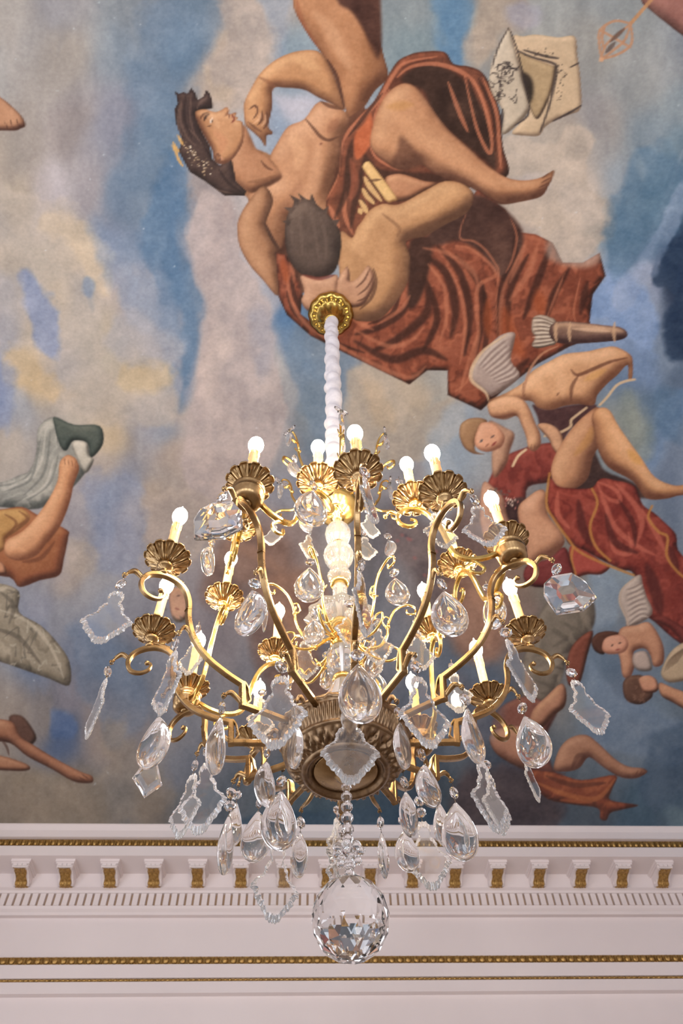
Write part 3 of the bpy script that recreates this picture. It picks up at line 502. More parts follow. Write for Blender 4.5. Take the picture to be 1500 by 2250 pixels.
# ---- cupid with wing, quiver and bow
P("1130,731 1097,738 1056,779 1036,808 1038,837 1071,867 1089,867 1141,828 1122,793 1128,757", (150,132,126), 3, 12, (186,170,160), (104,86,80), name='wg')
for k in range(16): S(f"{1050+k*3},{800+k*3} {1075+k*4},{770+k*4} {1110+k*2},{742+k*5}", (116,98,94) if k % 2 else (192,178,168), 2, .55, clip='wg')
S("1112,736 1064,768 1038,806 1036,836 1066,862 1074,884", (198,172,140), 4, .85)
P("1170,700 1185,692 1205,696 1222,708 1222,752 1205,760 1180,765 1168,758 1176,740 1168,728", (160,144,128), 4, 8)
for k in range(14): S(f"{1168+k%4*2},{700+k*4.6} {1190+k%3*4},{700+k*4.4} {1220},{712+k*3}", (208,194,176) if k % 2 else (92,74,66), 1.8, .7)
P("1220,707 1339,716 1362,719 1376,728 1374,742 1339,750 1221,753", (104,78,70), 2, 16, (196,158,126), (60,40,40), L=(0,-1), name='qv')
for x in (1222, 1252, 1350): S(f"{x},{708} {x-2},{730} {x},{751}", (190,154,120), 4, .8, soft=2)
S("1256,722 1340,728", (214,178,146), 4, .6)
P("1170,889 1200,900 1262,889 1310,890 1290,915 1254,942 1225,978 1190,945 1180,915", (72,46,48), 6)
P("1100,1010 1150,985 1190,975 1222,975 1240,1000 1215,1050 1205,1060 1160,1070 1150,1110 1110,1112 1080,1080 1070,1066", (124,52,46), 5, 14, (164,78,66), (66,30,30), name='rd', fold=(.08, .2, .3))
skin("1073,882 1110,864 1148,841 1170,815 1205,795 1240,778 1290,772 1325,764 1352,762 1384,779 1390,800 1388,832 1380,834 1378,802 1356,824 1335,842 1312,868 1304,890 1270,888 1240,892 1207,901 1180,895 1160,880", (192,142,102), (222,178,138), (112,72,52), vol=28, name='cb')
S("1254,812 1268,824 1300,812 1340,795 1378,786", (104,64,48), 4, .75, clip='cb'); S("1270,826 1256,850 1254,884", (104,66,50), 4, .7, clip='cb'); S("1228,862 1222,870", (110,70,52), 2, .7); S("1200,800 1230,830 1235,870", (224,180,140), 12, .35, soft=16, clip='cb'); S("1285,835 1330,812", (206,154,84), 8, .5, soft=9, clip='cb')
skin("1074,884 1115,870 1148,878 1164,900 1176,930 1186,952 1188,975 1182,986 1172,992 1160,984 1156,962 1146,936 1134,914 1105,920 1080,916 1072,900", (198,148,110), (226,180,142), (116,74,56), vol=16, name='ca')
S("1085,916 1110,918 1134,910", (110,70,52), 4, .7); S("1166,990 1168,976", (120,78,58), 1.4, .7); S("1174,990 1174,976", (120,78,58), 1.4, .7); S("1150,842 1150,866 1156,880", (120,78,58), 3, .6)
skin("1074,925 1110,940 1130,955 1120,990 1112,1020 1085,1050 1080,1000 1085,970", (176,134,108), (200,158,130), (110,74,60), vol=16, soft=6)
P("1009,944 1014,930 1030,920 1053,918 1070,925 1060,940 1046,962 1044,990 1064,998 1040,997 1020,984 1010,962", (150,112,80), 3, 8, (188,152,112), (100,70,50))
skin("1056,930 1075,928 1092,936 1108,958 1104,978 1090,988 1067,993 1047,984 1042,966 1048,946", (208,150,118), (228,180,148), (140,92,72), vol=14)
for p, r, c in (("1054,972 1060,966", 2.5, (70,70,80)), ("1078,962 1086,956", 2, (90,70,70)), ("1080,980 1090,970", 2.4, (130,50,48)), ("1066,982 1074,974", 1.8, (150,92,72))): S(p, c, r, .8)
S("1394,834 1372,838 1353,848 1334,872 1317,890", (200,172,136), 3, .9, taper=.2); S("1288,896 1262,916 1254,924 1252,938 1225,952 1196,958", (200,172,136), 3, .9, taper=.2); S("1155,988 1138,1002 1126,1024", (214,190,150), 3, .9, taper=.2); S("1226,760 1190,778 1164,812 1152,850 1150,866", (176,126,96), 3, .8)
skin("1180,935 1200,930 1222,940 1236,960 1240,985 1228,1000 1214,985 1205,965", (186,140,108), vol=10)
# ---- reclining woman
P("1240,990 1290,960 1310,1000 1330,1035 1390,1060 1420,1095 1330,1080 1240,1078", (66,48,46), 8)
skin("1317,896 1285,912 1252,946 1222,994 1210,1032 1218,1062 1240,1074 1267,1072 1292,1048 1302,1006 1322,960", (182,130,94), (212,164,124), (106,68,52), vol=34, L=(-.8,-.2), name='wl')
skin("1300,912 1317,896 1339,902 1361,940 1408,1006 1438,1048 1478,1066 1510,1064 1600,1050 1600,1090 1500,1088 1463,1096 1419,1095 1390,1058 1335,1026 1312,985 1305,950", (196,142,98), (222,174,130), (112,70,52), vol=30, L=(.2,-.9), name='ws')
S("1262,1000 1290,968 1300,940", (186,134,70), 9, .5, soft=10, clip='wl'); S("1380,990 1408,1020", (204,146,70), 10, .6, soft=12, clip='ws')
P("1105,1110 1150,1092 1170,1120 1180,1160 1150,1200 1120,1150", (72,50,50), 8)
skin("1060,1062 1085,1072 1106,1094 1116,1140 1140,1190 1130,1225 1080,1220 1055,1150", (184,138,114), (206,164,138), (110,74,62), vol=18)
skin("1138,1115 1160,1092 1182,1077 1198,1082 1203,1130 1234,1171 1238,1197 1206,1226 1155,1234 1157,1204 1142,1157", (190,138,106), (216,168,136), (114,74,58), vol=30, name='wt')
P("1208,1052 1203,1120 1233,1164 1251,1197 1284,1210 1328,1234 1364,1251 1394,1264 1415,1345 1437,1366 1500,1418 1620,1480 1620,1290 1500,1222 1485,1175 1462,1150 1437,1127 1412,1109 1394,1069 1350,1055 1318,1052 1299,1072 1255,1073 1225,1068", (130,52,44), 3, 14, (172,82,66), (66,28,28), name='wr', fold=(.05, -.5, .35))
for p, r in (("1310,1058 1350,1075 1362,1100 1340,1098 1320,1080", 5), ("1312,1062 1330,1110 1352,1160 1400,1200 1440,1220", 6), ("1350,1060 1395,1110 1410,1150 1400,1190", 7), ("1340,1180 1350,1210 1385,1215 1380,1170", 5), ("1225,1080 1225,1130 1250,1160", 6), ("1410,1120 1440,1170 1460,1210", 6)): S(p, (196,104,84), r, .65, clip='wr')
for p, r in (("1330,1130 1350,1190 1400,1215", 8), ("1360,1100 1390,1150 1395,1200", 6), ("1270,1100 1280,1160 1300,1200", 10), ("1420,1240 1440,1300 1450,1350", 14), ("1470,1200 1490,1260", 8)): S(p, (70,30,30), r, .6, clip='wr')
P("1252,1200 1285,1210 1320,1232 1340,1245 1320,1262 1290,1262 1262,1268 1252,1240", (156,66,56), 3, 10)
for p in ("1207,1040 1200,1106 1216,1140 1246,1182 1272,1212 1330,1240 1392,1264", "1300,1074 1312,1106 1296,1156 1308,1200 1340,1232", "1258,1204 1255,1230 1264,1262", "1432,1112 1424,1138 1446,1168 1466,1180 1464,1220 1484,1252 1510,1275"): S(p, (186,128,62), 3, .85, taper=.2)
P("1160,1240 1205,1228 1240,1202 1256,1240 1262,1268 1255,1286 1175,1290 1150,1270", (112,46,46), 4, 10)
for k in range(16): x, y = r4.normal(1122, 13), r4.normal(1098, 7); S(f"{x},{y} {x+2},{y}", (222,196,180) if k % 3 else (190,120,110), 3.5, .85, soft=2.5)
for k in range(14): x, y = r4.normal(1090, 18), r4.normal(1080, 7); S(f"{x},{y} {x+6},{y+3}", (92,92,88), 2.5, .6)
# ---- rocks, brown cloth, cherubs on the right
P("1250,1288 1285,1290 1306,1330 1300,1383 1250,1437 1235,1485 1210,1540 1180,1548 1146,1528 1150,1450 1180,1360 1204,1322", (114,106,94), 8, 20, (146,138,124), (76,70,64), name='rk')
r5 = np.random.default_rng(3)
for _ in range(26): x, y = r5.uniform(1160, 1300), r5.uniform(1290, 1540); S(f"{x},{y} {x+r5.normal(0,18)},{y+r5.normal(0,20)} {x+r5.normal(0,22)},{y+r5.normal(0,24)}", (84,78,70) if r5.random() < .5 else (150,140,124), 6, .4, clip='rk')
P("1302,1386 1262,1412 1244,1456 1248,1503 1272,1503 1290,1440", (122,66,50), 4, 10)
P("1404,1262 1368,1291 1360,1321 1374,1357 1379,1379 1432,1350 1420,1310 1412,1285", (168,154,144), 3, 10, (206,192,180), (110,96,90), name='w2')
for k in range(14): S(f"{1374+k*.5},{1296+k*6} {1394+k},{1290+k*5} {1412+k},{1278+k*6}", (204,190,176) if k % 2 else (128,112,106), 2, .6, clip='w2')
S("1402,1266 1368,1292 1361,1322 1376,1360 1380,1380", (190,170,150), 2.5, .8)
P("1430,1360 1470,1380 1520,1430 1620,1500 1620,1440 1520,1390 1460,1355", (120,52,46), 6, 14)
P("1299,1410 1308,1394 1328,1387 1352,1388 1368,1396 1340,1402 1330,1420 1326,1438 1306,1430", (84,52,40), 3, 7)
skin("1362,1382 1395,1374 1424,1367 1445,1392 1458,1425 1456,1458 1436,1464 1428,1440 1415,1425 1392,1432 1394,1460 1384,1488 1368,1486 1362,1450 1356,1425", (190,136,104), (214,166,132), (116,74,58), vol=16)
skin("1328,1404 1345,1396 1366,1396 1380,1412 1374,1430 1355,1437 1332,1436 1322,1424", (206,146,118), (224,172,144), (140,90,72), vol=11)
for p, r, c in (("1342,1420 1347,1416", 2, (80,56,52)), ("1358,1414 1364,1412", 2, (80,56,52)), ("1352,1428 1362,1426", 1.8, (140,60,56))): S(p, c, r, .8)
P("1452,1483 1462,1450 1480,1425 1510,1408 1560,1400 1560,1470 1480,1500", (172,152,122), 4, 10, (204,184,152), (112,94,76))
for k in range(8): S(f"{1458+k*4},{1478-k*3} {1470+k*5},{1450-k*3} {1500+k*3},{1425-k}", (126,106,84), 1.8, .6)
P("1392,1436 1420,1432 1432,1470 1405,1474 1390,1460", (166,150,140), 6, 8)
P("1368,1502 1378,1488 1398,1483 1415,1488 1434,1524 1420,1542 1401,1548 1380,1542 1370,1528", (98,68,54), 3, 9, (136,100,78), (60,40,34), name='c2')
for _ in range(16): x, y = r5.uniform(1370, 1430), r5.uniform(1486, 1545); S(f"{x},{y} {x+5},{y+3} {x+2},{y+7}", (138,102,80), 2, .5, clip='c2')
skin("1404,1490 1424,1484 1440,1492 1447,1512 1436,1522 1416,1522 1406,1508", (202,144,114), vol=9)
skin("1448,1500 1480,1512 1560,1540 1620,1560 1620,1600 1540,1578 1480,1545 1452,1528", (192,138,104), vol=14)
# ---- lower figure at right
P("1085,1570 1150,1530 1200,1545 1225,1560 1200,1620 1215,1690 1240,1700 1160,1695 1090,1650", (128,78,66), 8, 16, (152,100,82), (78,46,42))
skin("1200,1530 1232,1502 1244,1520 1240,1552 1216,1572 1190,1600 1165,1590 1170,1560", (176,124,96), vol=16)
skin("1075,1618 1100,1600 1150,1596 1180,1620 1190,1660 1160,1690 1110,1670 1085,1650", (168,118,94), vol=22)
skin("1255,1620 1288,1615 1315,1634 1350,1667 1379,1684 1412,1688 1421,1697 1397,1710 1364,1708 1328,1688 1294,1664 1275,1685 1255,1694 1219,1694 1218,1674 1232,1640", (168,120,92), (198,150,118), (98,62,50), vol=20, name='ll')
S("1290,1664 1270,1660 1255,1690", (92,58,48), 5, .5, clip='ll'); S("1402,1692 1394,1706", (104,66,52), 1.6, .6); S("1410,1692 1404,1706", (104,66,52), 1.6, .6)
P("1020,1695 1100,1690 1190,1700 1230,1760 1210,1812 1000,1815", (76,68,74), 40, a=.8)
P("1158,1692 1219,1698 1277,1714 1352,1703 1344,1735 1341,1758 1401,1769 1370,1778 1341,1786 1332,1802 1318,1799 1313,1776 1260,1768 1204,1756 1175,1725", (128,64,44), 4, 14, (172,96,58), (74,40,32), name='ld', fold=(.07, 1.3, .35))
S("1180,1720 1240,1745 1310,1755 1350,1712", (188,112,62), 6, .6, clip='ld'); S("1200,1705 1260,1725 1330,1720", (90,48,36), 6, .6, clip='ld'); S("1230,1758 1300,1764", (180,100,58), 4, .6, clip='ld'); S("1330,1770 1325,1795", (90,46,34), 4, .6)
# ---- glimpses behind the chandelier
P("440,1300 482,1190 540,1165 620,1180 640,1240 600,1300 540,1290 500,1350 470,1340", (128,100,88), 40, a=.8); P("560,1290 680,1250 730,1330 700,1420 730,1540 640,1540 560,1440", (140,106,88), 44, a=.85)
for p, c in (("500,1200 560,1215 610,1250", (158,122,102)), ("600,1320 650,1380 660,1470", (172,130,104)), ("640,1300 690,1340 680,1420", (120,84,72)), ("470,1250 520,1290 590,1330", (104,84,80)), ("620,1480 680,1500 720,1530", (104,80,72))): S(p, c, 14, .5, soft=18)
skin("375,1296 398,1290 412,1305 415,1345 400,1366 380,1360 372,1325", (186,144,120), vol=10); S("388,1310 396,1308", (90,66,60), 2, .7); S("384,1336 394,1340", (150,84,76), 2, .7)
for k in range(14): a_ = k*.45; S(f"{350+k*5},{1362+r5.normal(0,5)} {360+k*5},{1370+r5.normal(0,4)}", (96,92,82), 3, .6)
for k in range(8): S(f"{330+k*4},{1300+k*5} {345+k*3},{1306+k*5}", (96,92,82), 3, .5)
P("860,1120 930,1150 1000,1200 1010,1300 960,1330 900,1250 850,1200", (108,96,98), 40, a=.8)
for _ in range(20): x, y = r5.uniform(860, 1000), r5.uniform(1150, 1320); S(f"{x},{y} {x+8},{y+4}", (78,70,78) if r5.random() < .6 else (160,96,96), 4, .5)
P("980,1260 1060,1290 1110,1360 1090,1450 1000,1430", (150,114,96), 36, a=.9); P("1000,1470 1040,1500 1100,1540 1080,1620 1020,1640 1000,1560", (92,96,110), 40, a=.7); S("1030,1300 1070,1350 1070,1420", (176,134,110), 14, .5, soft=18)
P("560,1380 620,1400 640,1480 600,1520 560,1460", (120,100,96), 40, a=.7)
_m = IMG.mean(2, keepdims=True); IMG = _m+(IMG-_m)*.84
IMG = IMG+(vnoise(CH, CW, 300, 41, 1)*7+vnoise(CH, CW, 600, 42, 1)*6)[..., None]
IMG = 118+(IMG-118)*1.07
MURAL = lin(np.clip(IMG, 4, 245))
# canvas mesh: rows and columns fine enough to carry the brushwork
def edge_y(py): return float(hit_plane(750, py, 2, ZM)[1])
rows = [edge_y(p) for p in np.arange(1812, -170, -2.1)]
y = rows[-1]
while y > -2.6: y -= .03; rows.append(y)
ys = np.array([ye]+[r for r in rows if r < ye-.004]); cxs = np.arange(-4.7, 5.3, .0088)
GX, GY = np.meshgrid(cxs, ys); nr, nc = GX.shape
Pw = np.stack([GX.ravel(), GY.ravel(), np.full(GX.size, ZM)], 1); cc = Pw@RW; dep = np.maximum(-cc[:, 2], .3)
u = 750+F*cc[:, 0]/dep; v = 1125-F*cc[:, 1]/dep
iu = (u+MX)/CS; iv = (v+MY)/CS
def refl(a, n): a = np.abs(a) % (2*(n-1)); return np.where(a > n-1, 2*(n-1)-a, a)
iu = refl(iu, CW); iv = np.where(iv > CH-1, CH-1, refl(np.minimum(iv, CH-1), CH))
x0 = np.clip(iu.astype(int), 0, CW-2); y0 = np.clip(iv.astype(int), 0, CH-2); fx = (iu-x0)[:, None]; fy = (iv-y0)[:, None]
colr = (MURAL[y0, x0]*(1-fx)+MURAL[y0, x0+1]*fx)*(1-fy)+(MURAL[y0+1, x0]*(1-fx)+MURAL[y0+1, x0+1]*fx)*fy
nb = nr*nc
a, b = cxs[0], cxs[-1]; c, d = ys[-1], ys[0]
extra = np.array([(a, d, ZM+.03), (b, d, ZM+.03), (b, c, ZM+.03), (a, c, ZM+.03)])
allv = np.concatenate([Pw, extra]); idx = np.arange(nb).reshape(nr, nc)
quads = np.stack([idx[:-1, :-1], idx[:-1, 1:], idx[1:, 1:], idx[1:, :-1]], -1).reshape(-1, 4)
k0, k1, k2, k3 = idx[0, 0], idx[0, -1], idx[-1, -1], idx[-1, 0]
ext = np.array([(nb, nb+3, nb+2, nb+1), (k0, nb, nb+1, k1), (k1, nb+1, nb+2, k2), (k2, nb+2, nb+3, k3), (k3, nb+3, nb, k0)])
quads = np.concatenate([quads, ext]); me = bpy.data.meshes.new('ceiling_painting')
me.vertices.add(len(allv)); me.vertices.foreach_set('co', allv.astype(np.float32).ravel())
me.loops.add(quads.size); me.loops.foreach_set('vertex_index', quads.astype(np.int32).ravel())
me.polygons.add(len(quads)); me.polygons.foreach_set('loop_start', np.arange(0, quads.size, 4, dtype=np.int32)); me.polygons.foreach_set('loop_total', np.full(len(quads), 4, np.int32))
me.update(calc_edges=True)
at = me.color_attributes.new('paint', 'FLOAT_COLOR', 'POINT'); ca = np.ones((len(allv), 4), np.float32); ca[:nb, :3] = np.clip(colr*PAINT, 0, .95); ca[nb:, :3] = .4; at.data.foreach_set('color', ca.ravel())
m = mat('oil paint on canvas', rough=.62); nt = m.node_tree; bs = nt.nodes['Principled BSDF']; vc = nt.nodes.new('ShaderNodeVertexColor'); vc.layer_name = 'paint'
tc = nt.nodes.new('ShaderNodeTexCoord'); n1 = nt.nodes.new('ShaderNodeTexNoise'); n1.inputs['Scale'].default_value = 55; n1.inputs['Detail'].default_value = 5
mr = nt.nodes.new('ShaderNodeMapRange'); mr.inputs['To Min'].default_value = .88; mr.inputs['To Max'].default_value = 1.12
mx = nt.nodes.new('ShaderNodeMix'); mx.data_type = 'RGBA'; mx.blend_type = 'MULTIPLY'; mx.inputs['Factor'].default_value = 1
nt.links.new(tc.outputs['Object'], n1.inputs['Vector']); nt.links.new(n1.outputs['Fac'], mr.inputs['Value']); nt.links.new(vc.outputs['Color'], mx.inputs['A']); nt.links.new(mr.outputs['Result'], mx.inputs['B']); nt.links.new(mx.outputs['Result'], bs.inputs['Base Color'])
bs.inputs['Specular IOR Level'].default_value = .3
me.materials.append(m)
thing(link('ceiling_painting', me), 'large ceiling painting of reclining figures, cherubs and red drapery in a blue cloudy sky', 'painting')
# ---------------------------------------------------------------- the chandelier
AX, AY = .067292*1.48, .99773*1.48
ch = bpy.data.objects.new('chandelier', None); COL.objects.link(ch); ch.location = (AX, AY, 0)
thing(ch, 'gilt bronze and crystal chandelier with twenty lit candle bulbs hanging from the painted ceiling', 'chandelier')
def ang(az): return math.radians(az-90)
R = random.Random(4)
# ceiling rose and silk sleeve
def rose(r, z, t, i): k = 1+.015*math.cos(12*t) if i < 5 else 1; return r*k, z+(.008*math.cos(12*t)*math.cos(r*60) if 3 < i < 9 else 0)
link('ceiling_rose', MB().lathe([(.136, ZM-.001), (.145, ZM-.012), (.147, ZM-.03), (.128, ZM-.05), (.112, ZM-.058), (.10, ZM-.052), (.088, ZM-.06), (.07, ZM-.09), (.055, ZM-.115), (.05, ZM-.14), (.045, ZM-.15), (.046, ZM-.16), (.03, ZM-.168), (1e-6, ZM-.168)], 60, True, rose).mesh('ceiling_rose', M['oldgilt']), ch, label='small domed gilt rose at the ceiling')
prof = []; z = ZM-.15; R2 = random.Random(8)
while z > 2.30: prof.append((.036, z)); z -= .011
ph = [(R2.uniform(0, 6), R2.uniform(26, 40), R2.choice([1, 2, 3])) for _ in range(4)]
def slv(r, z, t, i):
    k = 0
    for a, f, n in ph: k += math.sin(z*f*1.2+a+n*t)
    pu = abs(math.sin(z*26+1.3*math.sin(z*9)+.7*math.sin(t+z*5)))**.7
    f_ = .0035*math.sin(z*33+1); return (.0275+.0085*pu+.0022*k+f_*math.cos(t))*(1.42-.07*z), z+.004*math.sin(t+z*11)
link('silk_sleeve', MB().lathe(prof, 28, True, slv).mesh('silk_sleeve', M['cloth']), ch, label='gathered white silk sleeve over the chain')
# centre column
link('centre_rod', MB().lathe([(.004, 2.5), (.004, 1.05)], 12).mesh('centre_rod', M['steel']), ch)
link('top_cap', MB().lathe([(1e-6, 2.345), (.03, 2.34), (.036, 2.31), (.03, 2.285), (.05, 2.275), (.078, 2.265), (.084, 2.255), (.083, 2.24), (.074, 2.215), (.056, 2.195), (.052, 2.192), (.034, 2.178), (.02, 2.168), (.016, 2.15), (1e-6, 2.15)], 48).mesh('top_cap', M['gilt']), ch, label='polished gilt bowl-shaped cap')
def glassbit(prof, n=32, fn=None, m='rglass'): link('column_glass', MB().lathe(prof, n, True, fn).mesh('column_glass', M[m]), ch)
def gadr(k, a): return lambda r, z, t, i: (r*(1+a*abs(math.cos(k*t/2))), z)
glassbit([(1e-6, 2.15), (.014, 2.148), (.018, 2.13), (.03, 2.115), (.043, 2.085), (.045, 2.06), (.038, 2.03), (.022, 2.01), (.018, 2.0), (1e-6, 2.0)], 48, gadr(16, .06))
glassbit([(1e-6, 1.995), (.03, 1.992), (.046, 1.965), (.05, 1.94), (.044, 1.91), (.03, 1.885), (.024, 1.87), (.03, 1.85), (.038, 1.83), (.034, 1.812), (.02, 1.80), (1e-6, 1.80)], 48, gadr(20, .07))
glassbit([(1e-6, 1.775), (.02, 1.774), (.024, 1.76), (.022, 1.73), (.028, 1.70), (.045, 1.66), (.05, 1.635), (.04, 1.61), (.02, 1.60), (1e-6, 1.60)], 40, gadr(14, .05))
glassbit([(1e-6, 1.592), (.03, 1.59), (.07, 1.596), (.105, 1.615), (.108, 1.612), (.072, 1.584), (.03, 1.572), (1e-6, 1.57)], 64, lambda r, z, t, i: (r*(1+(.05*math.cos(12*t) if r > .06 else 0)), z))
glassbit([(1e-6, 1.49), (.03, 1.488), (.041, 1.475), (.043, 1.45), (.040, 1.40), (.034, 1.385), (.02, 1.375), (1e-6, 1.375)], 48, gadr(24, .05))
glassbit([(1e-6, 1.37), (.02, 1.368), (.03, 1.35), (.045, 1.31), (.062, 1.27), (.075, 1.235), (.078, 1.21), (.06, 1.2), (1e-6, 1.2)], 48, gadr(18, .04))
for z, r in ((1.998, .026), (1.788, .03), (1.596, .03), (1.372, .028), (1.20, .05)):
    link('column_collar', MB().lathe([(1e-6, z+.010), (r*.7, z+.010), (r, z+.005), (r*1.04, z), (r, z-.006), (r*.7, z-.011), (1e-6, z-.011)], 32).mesh('column_collar', M['gilt']), ch)
link('scroll_hub', MB().lathe([(1e-6, 1.565), (.022, 1.564), (.034, 1.55), (.036, 1.53), (.026, 1.515), (.034, 1.505), (.03, 1.492), (1e-6, 1.49)], 32).mesh('scroll_hub', M['gilt']), ch)
# chased bowl
bp = [(1e-6, 1.185), (.15, 1.185), (.163, 1.182), (.169, 1.176), (.171, 1.17), (.168, 1.164), (.163, 1.160)]
nb0 = len(bp)
for k in range(10): q = k/9; bp.append((.1635-.014*q, 1.158-.043*q))
nb1 = len(bp); bp += [(.149, 1.113), (.151, 1.109), (.149, 1.104), (.145, 1.102)]; nb2 = len(bp)
for k in range(12): q = k/11; bp.append((.144-.036*q, 1.101-.029*q-.006*math.sin(q*PI)))
nb3 = len(bp); bp += [(.107, 1.071), (.106, 1.066), (.099, 1.063), (.093, 1.066), (.091, 1.074), (.084, 1.077), (.082, 1.073), (.076, 1.072), (.05, 1.064), (.03, 1.06), (.022, 1.057), (.016, 1.05), (1e-6, 1.047)]
def bowl(r, z, t, i):
    if i in (3, 4, 5): return r+.0022*math.cos(24*t)+.0012*math.cos(48*t+1), z+.001*math.cos(24*t)
    if nb0 <= i < nb1: q = (i-nb0)/(nb1-nb0-1); e = math.sin(q*PI)**.6; return r+.0030*e*math.cos(96*t+q*1.4), z-.0016*e*math.cos(96*t+q*1.4)
    if nb2 <= i < nb3:
        q = (i-nb2)/(nb3-nb2-1); e = math.sin(q*PI); a = t*20
        h = 1.25*math.sin(a+3.2*math.sin(q*4+math.cos(a)))*.5+math.sin(3*a+5*q*math.cos(a))*.35+.5*math.cos(2*a+9*q)
        return r+.0034*e*h, z-.0034*e*h
    return r, z
me = MB().lathe(bp, 576, True, bowl).mesh('bowl', M['bronze']); link('bowl', me, ch, label='dark chased bronze bowl with gadrooned rim and scroll band')
link('bowl_base', MB().lathe([(.0815, 1.0722), (.076, 1.0705), (.05, 1.0625), (.03, 1.0585), (.022, 1.0555), (.016, 1.0485), (1e-6, 1.0455)], 64).mesh('bowl_base', M['brass']), ch, label='smooth polished round base of the bowl')
# arm parts (x = outward)
BAR = [(-.0078, -.005), (-.0055, -.0072), (.0055, -.0072), (.0078, -.005), (.0078, .005), (.0055, .0072), (-.0055, .0072), (-.0078, .005)]
def V2(r, z): return (r, 0, z)
def bar(mb, pts, a0=1., a1=1.): n = len(pts); mb.sweep([(p, a0+(a1-a0)*(i/(n-1))) for i, p in enumerate(pts)], BAR, False, up=(0, 1, 0))
def leafhook(mb, p0, p1, p2, w=.0072):
    """short curled acanthus hook from p0 over p1 to p2 in the arm's plane"""
    ps = spl([V2(*p0), V2(*p1), V2(*p2)], 6); n = len(ps)
    mb.tube(ps, [w*(.75+.5*math.sin(PI*i/(n-1))**2-.35*i/(n-1)) for i in range(n)], 8)
    for s_ in (-1, 1):
        q = [p+Vector((0, s_*w*.75*(1-i/n*.5), w*.5)) for i, p in enumerate(ps[:-2])]; mb.tube(q, [w*.32]*len(q), 6)
    e = ps[-1]; mb.ball((e.x-.002, 0, e.z+.001), w*.72, 6)
    for s_ in (-1, 1): mb.tube(spl([e+Vector((0, 0, .002)), e+Vector((.006, s_*.002, -.002)), e+Vector((.002, s_*.004, -.009)), e+Vector((-.004, s_*.003, -.006))], 3), [.003, .0028, .0026, .0024, .0024, .0022, .002, .002, .0018, .0016], 5)
def arm_mesh():
    mb = MB()
    bar(mb, [Vector(V2(.14, 1.157)), Vector(V2(.291, 1.160))]); bar(mb, [Vector(V2(.286, 1.153)), Vector(V2(.2945, 1.228))], 1.12, 1.0)
    # flared inner web of the bracket
    w_ = spl([V2(.277, 1.166), V2(.270, 1.178), V2(.275, 1.195), V2(.279, 1.212), V2(.288, 1.226)], 5); mb.sweep([(p, (.95, .35)) for p in w_], BAR, False, up=(0, 1, 0))
    sp_ = [V2(.290, 1.221), V2(.345, 1.239), V2(.40, 1.268), V2(.443, 1.318), V2(.464, 1.372), V2(.473, 1.43), V2(.494, 1.472), V2(.53, 1.491), V2(.567, 1.489), V2(.597, 1.469), V2(.607, 1.435), V2(.593, 1.403), V2(.566, 1.394), V2(.545, 1.405), V2(.541, 1.425), V2(.553, 1.435)]
    P_ = spl(sp_, 7); n = len(P_); mb.sweep([(p, 1.0 if i < n*.55 else 1-.55*((i-n*.55)/(n*.45))) for i, p in enumerate(P_)], BAR, False, up=(0, 1, 0))
    for (r, z, dx, dz) in ((.425, 1.296, .6, .8), (.47, 1.40, .15, 1)):   # joint rings
        c = Vector(V2(r, z)); t = Vector((dx, 0, dz)).normalized(); mb.sweep([(c-t*.0012, 1.1), (c+t*.0012, 1.1)], BAR, False, up=(0, 1, 0))
    mb.ball((.553, 0, 1.432), .0075, 6)
    # second leafy strap under the pan
    q = spl([V2(.50, 1.492), V2(.53, 1.505), V2(.55, 1.512)], 5); mb.tube(q, .004, 6)
    mb.lathe([(.009, 1.493), (.013, 1.498), (.013, 1.502), (.007, 1.508), (.009, 1.516), (.018, 1.522), (.022, 1.528), (.021, 1.533), (.012, 1.537), (1e-6, 1.538)], 24, True, None, (.56, 0, 0))
    return mb.mesh('arm', M['brass'])
ARM = arm_mesh()
def hook_mesh():
    m1 = MB(); leafhook(m1, (.605, 1.447), (.632, 1.465), (.652, 1.440)); m2 = MB(); leafhook(m2, (.449, 1.322), (.468, 1.338), (.479, 1.314), .006); m3 = MB(); leafhook(m3, (.291, 1.163), (.318, 1.184), (.336, 1.172), .0066)
    return [m.mesh('leaf_hook', M['brass']) for m in (m1, m2, m3)]
HOOKS = hook_mesh()
